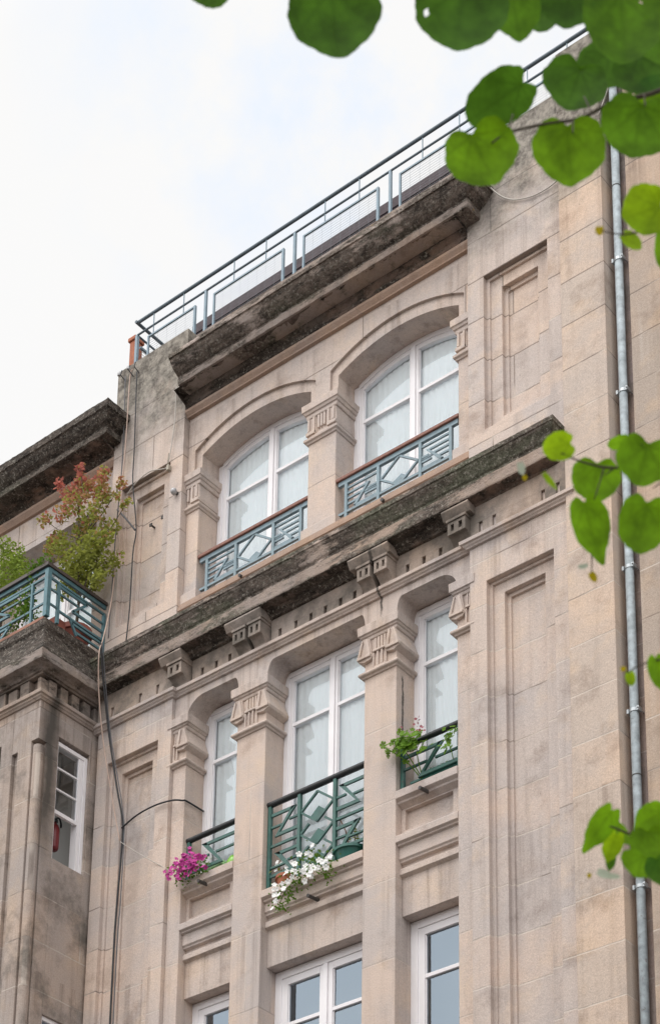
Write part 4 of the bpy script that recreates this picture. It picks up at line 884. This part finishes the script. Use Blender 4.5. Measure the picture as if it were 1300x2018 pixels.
gm2 = thing('geranium', (1.84, .1, 13.6), 'smaller geranium half hidden behind the half column at the right short railing', 'plant')
mb = MB(); mb.tube(smoothpath([(1.80, .13, 13.62), (1.82, .05, 13.75), (1.80, 0, 13.9)], 4), .005, 5)
def geran2(c, r, n):
    for _ in range(n):
        p = Vector(c) + Vector((random.gauss(0, .5), random.gauss(0, .4), random.gauss(0, .5))) * r; flower(mb, p, (random.gauss(0, .4), -1, random.gauss(.5, .4)), random.uniform(.025, .04))
geran2((1.80, .0, 13.93), .09, 18); geran2((1.78, .02, 13.82), .07, 10); mb.build('foliage', M['fol_bright'], gm2, norm=False)
tg = thing('plant_trough', (1.55, .15, 13.525), 'long dark green plant trough on the right window sill', 'planter')
MB().prism_x([(.125, 13.525), (.115, 13.62), (.105, 13.62), (.105, 13.65), (.25, 13.65), (.25, 13.62), (.24, 13.525)], 1.24, 1.86).build('trough', M['pot_green'], tg, bev=.006)
mb = MB()
for _ in range(40): leaf_quad(mb, (random.uniform(1.45, 1.85), .15 + random.uniform(-.03, .03), 13.68 + random.random() * .06), .04)
mb.build('seedlings', M['fol_green'], tg, norm=False)
p1 = thing('flower_pot', (-.52, .2, 13.0), 'round ribbed terracotta pot behind the left end of the middle railing', 'plant pot')
pot('pot', (-.50, .19, 13.0), .125, .17, 'terracotta', p1); mb = MB()
for _ in range(60): leaf_quad(mb, (-.52 + random.gauss(0, .06), .17 + random.gauss(0, .05), 13.24 + random.gauss(0, .05)), .045)
mb.build('foliage', M['fol_olive'], p1, norm=False); fl = MB()
for _ in range(8): flower(fl, (-.50 + random.gauss(0, .07), .1, 13.26 + random.gauss(0, .05)), (0, -1, .2), .028)
fl.build('blossoms', M['petal_white'], p1, norm=False)
p2 = thing('flower_pot', (.42, .2, 13.0), 'dark green bowl with a dried stalk and red flower behind the middle railing', 'plant pot')
pot('pot', (.40, .2, 13.0), .2, .16, 'pot_green', p2)
MB().tube(smoothpath([(.36, .2, 13.15), (.34, .18, 13.38), (.26, .17, 13.58), (.20, .16, 13.63)]), .007, 6).tube(smoothpath([(.42, .2, 13.15), (.44, .19, 13.3), (.47, .18, 13.38)]), .006, 6).build('stalk', simple('dry_stalk', (.22, .12, .07), .8), p2)
fl = MB()
for _ in range(14): flower(fl, Vector((.19, .15, 13.635)) + Vector((random.gauss(0, .012), random.gauss(0, .012), random.gauss(0, .012))), (random.gauss(0, 1), -1, random.gauss(0, 1)), .018)
fl.build('blossoms', M['petal_red'], p2, norm=False); mb = MB()
for _ in range(26): leaf_quad(mb, Vector((.47, .18, 13.36)) + Vector((random.gauss(0, .04), random.gauss(0, .03), random.gauss(0, .06))), .045)
mb.build('foliage', M['fol_olive'], p2, norm=False)
p3 = thing('planter_box', (-1.5, .2, 13.52), 'pale green plastic planter on the left sill behind the railing', 'planter')
MB().box(-1.72, -1.40, .12, .28, 13.525, 13.70).build('box', M['pot_pale'], p3, bev=.02)
p4 = thing('watering_can', (-1.30, .2, 13.52), 'bright lime green watering can on the left window sill beside the pillar', 'watering can')
MB().lathe([(.06, 0), (.085, .02), (.09, .12), (.06, .18), (.03, .2)], (-1.29, .19, 13.525), 18).build('body', M['pot_lime'], p4, smooth=True)
MB().tube([(-1.37, .19, 13.58), (-1.46, .18, 13.72)], .016, 8).tube(smoothpath([(-1.22, .19, 13.60), (-1.17, .19, 13.66), (-1.23, .19, 13.73)]), .01, 6).build('spout', M['pot_lime'], p4)

# red maple in a pot on the balcony
def crown(mb, clumps, size, mats_of):
    for c, r, n in clumps:
        for _ in range(n):
            d = Vector((random.gauss(0, 1), random.gauss(0, 1), random.gauss(0, 1))).normalized() * r * random.random() ** .45
            p = Vector(c) + Vector((d.x, d.y * .7, d.z)); p.y = min(p.y, -.09)
            leaf_quad(mb, p, random.uniform(*size), k=mats_of(p))
mp = thing('maple_tree', (-3.56, -.34, 17.13), 'young maple turning red at the top, in a pot on the corner balcony', 'tree')
def at35(x, z): return (x - .2, -.34 + random.uniform(-.12, .1), z + .21)
random.seed(11)
cl = [(-3.46, 19.66, .09, 30), (-3.46, 19.48, .13, 60), (-3.88, 19.66, .09, 30), (-3.80, 19.50, .1, 30), (-3.58, 19.36, .16, 90), (-3.36, 19.36, .16, 90), (-3.92, 19.02, .12, 45), (-3.70, 19.1, .16, 80), (-4.02, 18.76, .11, 50), (-3.85, 18.75, .17, 90),
      (-3.14, 19.25, .14, 70), (-2.92, 19.2, .12, 50), (-2.66, 19.0, .10, 38), (-2.70, 18.8, .08, 22), (-2.98, 18.98, .15, 70), (-2.58, 18.66, .09, 24), (-2.44, 18.55, .05, 8), (-3.40, 19.05, .2, 120), (-3.12, 18.75, .2, 130), (-3.42, 18.72, .2, 130), (-2.92, 18.5, .17, 90), (-3.62, 18.5, .2, 120), (-3.3, 18.42, .22, 150),
      (-3.0, 18.25, .2, 120), (-3.55, 18.2, .2, 120), (-2.78, 18.22, .12, 40), (-3.25, 18.12, .22, 150), (-3.45, 17.98, .16, 80), (-3.05, 17.95, .16, 80), (-2.88, 17.75, .1, 24), (-3.2, 17.82, .13, 50), (-3.5, 18.1, .25, 140), (-3.05, 18.1, .25, 140), (-2.85, 18.0, .18, 80), (-3.3, 17.9, .22, 120), (-3.62, 17.95, .16, 60), (-2.95, 17.7, .14, 50)]
random.seed(5)
clumps = [(at35(x, z), r, int(n * 1.55)) for x, z, r, n in cl]
def mmap(p):
    s_ = (p.z - 18.85) / .95 + (.25 if abs(p.x + 3.5) > .45 else 0) + random.gauss(0, .34)
    return 0 if s_ < .35 else (1 if s_ < .75 else 2)
mb = MB(); crown(mb, clumps, (.042, .072), mmap)
mb.build('crown', None, mp, norm=False, mats=[M['fol_olive'], M['fol_orange'], M['fol_red']])
mb = MB(); mb.tube(smoothpath([(-3.56, -.34, 17.35), (-3.53, -.34, 17.9), (-3.57, -.33, 18.4), (-3.62, -.33, 18.9), (-3.66, -.33, 19.5)]), .022, 8, .006)
for c, r, n in clumps[::2]:
    b0 = Vector((-3.55, -.34, max(17.8, c[2] - .5))); mb.tube(smoothpath([b0, b0.lerp(Vector(c), .5) + Vector((0, 0, -.04)), c], 3), .009, 5, .003)
mb.build('trunk', M['bark'], mp)
MB().lathe([(.14, 0), (.19, .2), (.215, .2), (.215, .27), (.18, .27), (.17, .22)], (-3.57, -.34, 17.127), 24).build('pot', M['terracotta_red'], mp)
tp = thing('plant_trough', (-3.57, -.34, 17.13), 'dark red terracotta trough along the balcony edge under the maple', 'planter')
MB().prism_y([(-3.50, 17.13), (-3.385, 17.13), (-3.375, 17.30), (-3.51, 17.30)], -.62, -.12).build('trough', M['terracotta_red'], tp, bev=.01) if False else MB().box(-3.80, -3.42, -.80, -.62, 17.127, 17.30).build('trough', M['terracotta_red'], tp, bev=.02)
# conifer and climbing plant on the balcony
cf = thing('conifer_shrub', (-4.75, -.6, 17.13), 'bushy yellow-green conifer at the left end of the corner balcony', 'shrub')
random.seed(21); mb = MB()
cc = [((-4.62, -.65, 18.72), .18, 170), ((-4.40, -.65, 18.55), .18, 170), ((-4.78, -.6, 18.5), .22, 190), ((-4.50, -.65, 18.3), .24, 240), ((-4.2, -.7, 18.25), .16, 120), ((-4.75, -.6, 18.1), .24, 190), ((-4.35, -.65, 18.02), .2, 150), ((-5.0, -.6, 18.3), .25, 150), ((-4.08, -.75, 18.1), .1, 50), ((-4.35, -.75, 18.62), .2, 200), ((-4.55, -.75, 18.85), .16, 150), ((-4.2, -.78, 18.42), .18, 170), ((-4.12, -.8, 18.2), .16, 120), ((-4.45, -.8, 18.2), .25, 250)]
crown(mb, cc, (.03, .06), lambda p: 0); mb.build('foliage', M['fol_conifer'], cf, norm=False)
MB().tube([(-4.7, -.6, 17.3), (-4.65, -.6, 18.2)], .025, 8).build('trunk', M['bark'], cf); MB().lathe([(.14, 0), (.18, .25), (.2, .25), (.2, .3), (.16, .3)], (-4.7, -.6, 17.127), 20).build('pot', M['terracotta'], cf)
vn = thing('climbing_plant', (-3.95, -.93, 17.13), 'green climber winding through the front of the corner balcony railing', 'plant')
mb = MB(); cc = [((-3.50, -1.0, 17.90), .10, 50), ((-3.64, -1.0, 17.84), .10, 50), ((-3.72, -.98, 17.68), .09, 40), ((-3.70, -.95, 17.52), .10, 50), ((-3.82, -.95, 17.40), .12, 60), ((-3.98, -.95, 17.30), .12, 60), ((-4.12, -.93, 17.22), .09, 35), ((-3.66, -.9, 17.32), .12, 45), ((-3.42, -1.02, 17.93), .1, 60), ((-3.60, -1.03, 17.93), .1, 60), ((-3.78, -.98, 17.55), .13, 90), ((-3.9, -.98, 17.42), .13, 90), ((-3.72, -.98, 17.36), .1, 60)]
crown(mb, cc, (.03, .055), lambda p: 0)
mb.tube(smoothpath([(-4.0, -.95, 17.13), (-3.82, -.97, 17.4), (-3.7, -.98, 17.6), (-3.62, -1.0, 17.84), (-3.48, -1.0, 17.9)]), .008, 6)
mb.build('foliage', M['fol_green'], vn, norm=False)

# ------------------------------------------------------------------ foreground tree
def cpt(px, py, d):
    """fixed points of the branch, measured along the camera's view when the scene was laid out"""
    return CP + (CR * ((px - 699.6) / 4092.9) - CU * ((py - 2626.9) / 4092.9) + CF) * d
TR = thing('lime_tree', (15.2, -13.4, 0), 'tree whose rounded bright green leaves hang in front of the facade', 'tree')
def leaf(c, w, h, rot, tilt, mat, D=2.75, cup=.16, notch=.16, tip=.06, name='leaf', seed=0, fold=0.0, holes=()):
    """rounded heart-shaped leaf: outline with a basal notch, cupped, veined, slightly wavy edge"""
    rnd = random.Random(seed); mb = MB(); o_ = cpt(c[0], c[1], D); s_ = D / 4092.9
    ca, sa = math.cos(rot), math.sin(rot); xa = CR * ca + CU * sa; ya = -CR * sa + CU * ca
    view = (o_ - CP).normalized(); tx, ty = tilt
    xa = (xa + view * tx).normalized(); ya = (ya + view * ty).normalized(); n_ = xa.cross(ya).normalized()
    NR, NA = 12, 72; rings = []; vein = []
    ph = [rnd.uniform(0, 6.28) for _ in range(4)]
    def rad(a):       # a=0 at tip (-y), pi at petiole
        r = 1.0 + tip * math.exp(-(a / .28) ** 2) * 1.6 - notch * 2.2 * math.exp(-((abs(a) - math.pi) / .32) ** 2)
        return r * (1 + .022 * math.sin(5 * a + ph[0]) + .014 * math.sin(11 * a + ph[1]) + .009 * math.sin(23 * a + ph[2]))
    veins = [0, .62, -.62, 1.25, -1.25, 1.95, -1.95]
    ctr = mb.vert(o_ + ya * (h * s_ * .30)); vein.append(1.0)   # veins radiate from the petiole end
    for k in range(1, NR + 1):
        f = k / NR; ring = []
        for j in range(NA):
            a = -math.pi + 2 * math.pi * j / NA; R_ = rad(a)
            ex = math.sin(a) * R_ * w / 2; ey = -math.cos(a) * R_ * h / 2
            x = ex * f; y_ = (h * .30) * (1 - f) + ey * f
            rr = (x / (w / 2)) ** 2 + (y_ / (h / 2)) ** 2
            zz = cup * w * .5 * (rr * .5 + .10 * math.sin(3 * a + ph[3]) * f) + fold * abs(x) - .03 * w * (1 if False else 0)
            p = o_ + (xa * x + ya * y_) * s_ + n_ * zz * s_
            ang = math.atan2(x, (h * .30) - y_) if f > 0 else 0
            dv = min(abs(ang - v_) for v_ in veins) * f * 2
            vein.append(max(0, 1 - dv * 9) * (1 - .6 * f) + .35 * max(0, math.sin(f * 26 + abs(ang) * 7)) ** 4); ring.append(mb.vert(p))
        rings.append(ring)
    for j in range(NA): mb.face((ctr, rings[0][j], rings[0][(j + 1) % NA]))
    for A, B in zip(rings, rings[1:]):
        for j in range(NA):
            if (rings.index(A), j) not in holes: mb.face((A[j], B[j], B[(j + 1) % NA], A[(j + 1) % NA]))
    ob = mb.build(name, M[mat], TR, norm=False, smooth=True)
    at = ob.data.attributes.new('vein', 'FLOAT', 'POINT'); at.data.foreach_set('value', vein)
    return ob
R_ = math.radians
LEAVES = [ # centre px, w, h, rotation (0 = tip down), tilt, material, distance
 ((413, -48), 108, 146, R_(8), (.1, .2), 'leaf_dark', 2.6), ((657, 30), 186, 205, R_(6), (.1, .25), 'leaf_dark', 2.62), ((908, 18), 188, 206, R_(-10), (-.1, .3), 'leaf_dark', 2.66), ((1012, 12), 110, 150, R_(10), (.3, .2), 'leaf_deep', 2.72),
 ((1118, 2), 128, 136, R_(-8), (.2, .3), 'leaf_dark', 2.75), ((1226, 42), 166, 206, R_(4), (.1, .3), 'leaf_deep', 2.68), ((988, 193), 104, 168, R_(-54), (.1, .15), 'leaf_dark', 2.78), ((946, 304), 158, 146, R_(24), (.2, .2), 'leaf_mid', 2.70),
 ((1132, 167), 136, 126, R_(-20), (-.2, .3), 'leaf_dark', 2.84), ((1120, 294), 146, 156, R_(4), (.0, .2), 'leaf_mid', 2.72), ((1256, 248), 152, 150, R_(-8), (.1, .2), 'leaf_deep', 2.74), ((1268, 140), 146, 130, R_(20), (.2, .4), 'leaf_dark', 2.9),
 ((1196, 128), 120, 110, R_(-10), (.1, .3), 'leaf_dark', 2.95), ((1300, 70), 130, 140, R_(10), (.1, .3), 'leaf_deep', 2.85), ((1062, 10), 110, 130, R_(4), (.1, .3), 'leaf_dark', 2.85), ((1300, 200), 110, 120, R_(-14), (.2, .2), 'leaf_mid', 2.9),
 ((1272, 416), 104, 106, R_(-70), (.0, .3), 'leaf_light', 2.6), ((1241, 476), 40, 58, R_(52), (.5, .4), 'leaf_light', 2.62), ((1308, 488), 46, 104, R_(0), (.4, .2), 'leaf_mid', 2.7),
 ((1101, 880), 56, 80, R_(-76), (.2, .5), 'leaf_light', 2.66), ((1172, 944), 100, 100, R_(-6), (.1, .2), 'leaf_mid', 2.72), ((1268, 906), 116, 112, R_(-14), (.1, .2), 'leaf_mid', 2.62), ((1160, 1030), 88, 132, R_(14), (.4, .1), 'leaf_mid', 2.68), ((1266, 1030), 106, 134, R_(-12), (.2, .2), 'leaf_mid', 2.60),
 ((1222, 872), 28, 66, R_(-76), (.3, .6), 'leaf_mid', 2.75), ((1080, 946), 14, 48, R_(40), (.3, .3), 'leaf_light', 2.66), ((1294, 1320), 44, 78, R_(10), (.3, .2), 'leaf_mid', 2.6),
 ((1186, 1624), 52, 108, R_(-34), (.2, .2), 'leaf_mid', 2.70), ((1206, 1664), 42, 70, R_(-20), (.3, .2), 'leaf_light', 2.72), ((1202, 1696), 22, 40, R_(-8), (.3, .2), 'leaf_dark', 2.74), ((1218, 1640), 36, 60, R_(40), (.3, .4), 'leaf_mid', 2.76),
 ((1283, 1612), 60, 90, R_(-58), (.2, .5), 'leaf_mid', 2.72), ((1276, 1660), 84, 76, R_(6), (.2, .3), 'leaf_mid', 2.66), ((1262, 1702), 90, 62, R_(-18), (.2, .4), 'leaf_mid', 2.62), ((1296, 1712), 60, 66, R_(14), (.2, .3), 'leaf_dark', 2.6)]
for k, (c, w, h, ro, ti, mt, D) in enumerate(LEAVES):
    tp_ = .28 if k in (22, 27) else (.12 if k > 24 else .05)
    leaf(c, w, h, ro, ti, mt, D, cup=.22 if k % 3 else .1, tip=tp_, seed=k, fold=.10 if k % 4 == 1 else .03, holes={5: ((5, 10), (7, 15), (4, 54), (6, 49), (8, 6), (8, 7)), 3: ((5, 54), (5, 55), (6, 54), (6, 55)), 2: ((8, 23), (8, 24))}.get(k, ()))
for c, w, h, ro, mt in (((1180, 454), 18, 22, 0, 'leaf_yellow'), ((1026, 922), 16, 30, .2, 'leaf_pale'), ((1033, 941), 11, 13, 0, 'leaf_yellow'), ((1167, 1136), 16, 26, .5, 'leaf_yellow'), ((1148, 1116), 22, 12, .2, 'leaf_pale'), ((1241, 1336), 22, 34, .2, 'leaf_light'), ((1227, 1318), 12, 12, 0, 'leaf_yellow'), ((1188, 1722), 18, 34, 1.2, 'leaf_pale'), ((1206, 1727), 12, 30, 1.5, 'leaf_pale'), ((1160, 1725), 9, 12, 0, 'leaf_yellow')):
    leaf(c, w, h, ro, (.2, .2), mt, 2.66, name='bract', seed=int(c[0]))
def twig(pts, r0, r1, nm='twig'):
    MB().tube(smoothpath([cpt(*p) for p in pts], 5), r0, 7, r1).build(nm, M['bark'], TR, smooth=True)
twig([(1420, 120, 2.8), (1300, 178, 2.76), (1240, 195, 2.75), (1190, 210, 2.74), (1140, 234, 2.73), (1060, 247, 2.72), (1000, 262, 2.71), (968, 282, 2.70)], .0036, .0012)
for p in ([(1128, 238, 2.72), (1128, 262, 2.70)], [(1268, 186, 2.74), (1270, 210, 2.72)], [(1000, 262, 2.71), (1010, 225, 2.75)], [(1165, 222, 2.74), (1150, 190, 2.8)]): twig(p, .0013, .0009, 'petiole')
twig([(1420, 880, 2.62), (1300, 910, 2.64), (1210, 922, 2.68), (1152, 912, 2.68), (1105, 893, 2.66)], .0028, .0009)
for p in ([(1210, 922, 2.68), (1192, 936, 2.7)], [(1190, 920, 2.69), (1170, 985, 2.68)], [(1300, 952, 2.62), (1286, 962, 2.6)], [(1280, 905, 2.64), (1262, 875, 2.62)], [(1165, 1090, 2.68), (1165, 1128, 2.66)]): twig(p, .0012, .0008, 'petiole')
twig([(1420, 1655, 2.66), (1300, 1650, 2.68), (1240, 1643, 2.7), (1212, 1632, 2.7), (1200, 1628, 2.7)], .0026, .0009)
twig([(1420, 470, 2.62), (1300, 452, 2.61), (1230, 462, 2.62), (1185, 455, 2.64)], .0018, .0008)
twig([(1420, 1320, 2.6), (1300, 1300, 2.6), (1235, 1325, 2.64)], .0016, .0008)
twig([(300, -260, 2.6), (520, -190, 2.6), (700, -150, 2.62), (950, -130, 2.68), (1200, -90, 2.72), (1420, -40, 2.8)], .004, .005)
for c, e in (((413, -120), (420, -230)), ((657, -60), (660, -165)), ((905, -70), (910, -132)), ((1012, -50), (1020, -122)), ((1118, -50), (1130, -100)), ((1226, -40), (1230, -84))): twig([(*c, 2.65), (*e, 2.65)], .0014, .0014, 'petiole')
# limbs leading to the trunk, right of the frame
base = Vector((15.2, -13.4, 0))
MB().tube(smoothpath([base, base + Vector((.05, .05, 1.5)), base + Vector((-.1, .1, 3)), base + Vector((.1, .1, 5.5)), base + Vector((0, .2, 8))]), .17, 14, .06).build('trunk', M['bark'], TR, smooth=True)
for q, zb in (((1420, -40, 2.8), 4.6), ((1420, 120, 2.8), 4.3), ((1420, 470, 2.62), 3.8), ((1420, 880, 2.62), 3.2), ((1420, 1320, 2.6), 2.8), ((1420, 1655, 2.66), 2.5)):
    e = cpt(*q); s0 = base + Vector((0, .1, zb)); MB().tube(smoothpath([s0, s0.lerp(e, .5) + Vector((0, 0, .18)), e]), .022, 8, .004).build('limb', M['bark'], TR, smooth=True)

for o_ in bpy.data.objects:
    if '_b' in o_: del o_['_b']
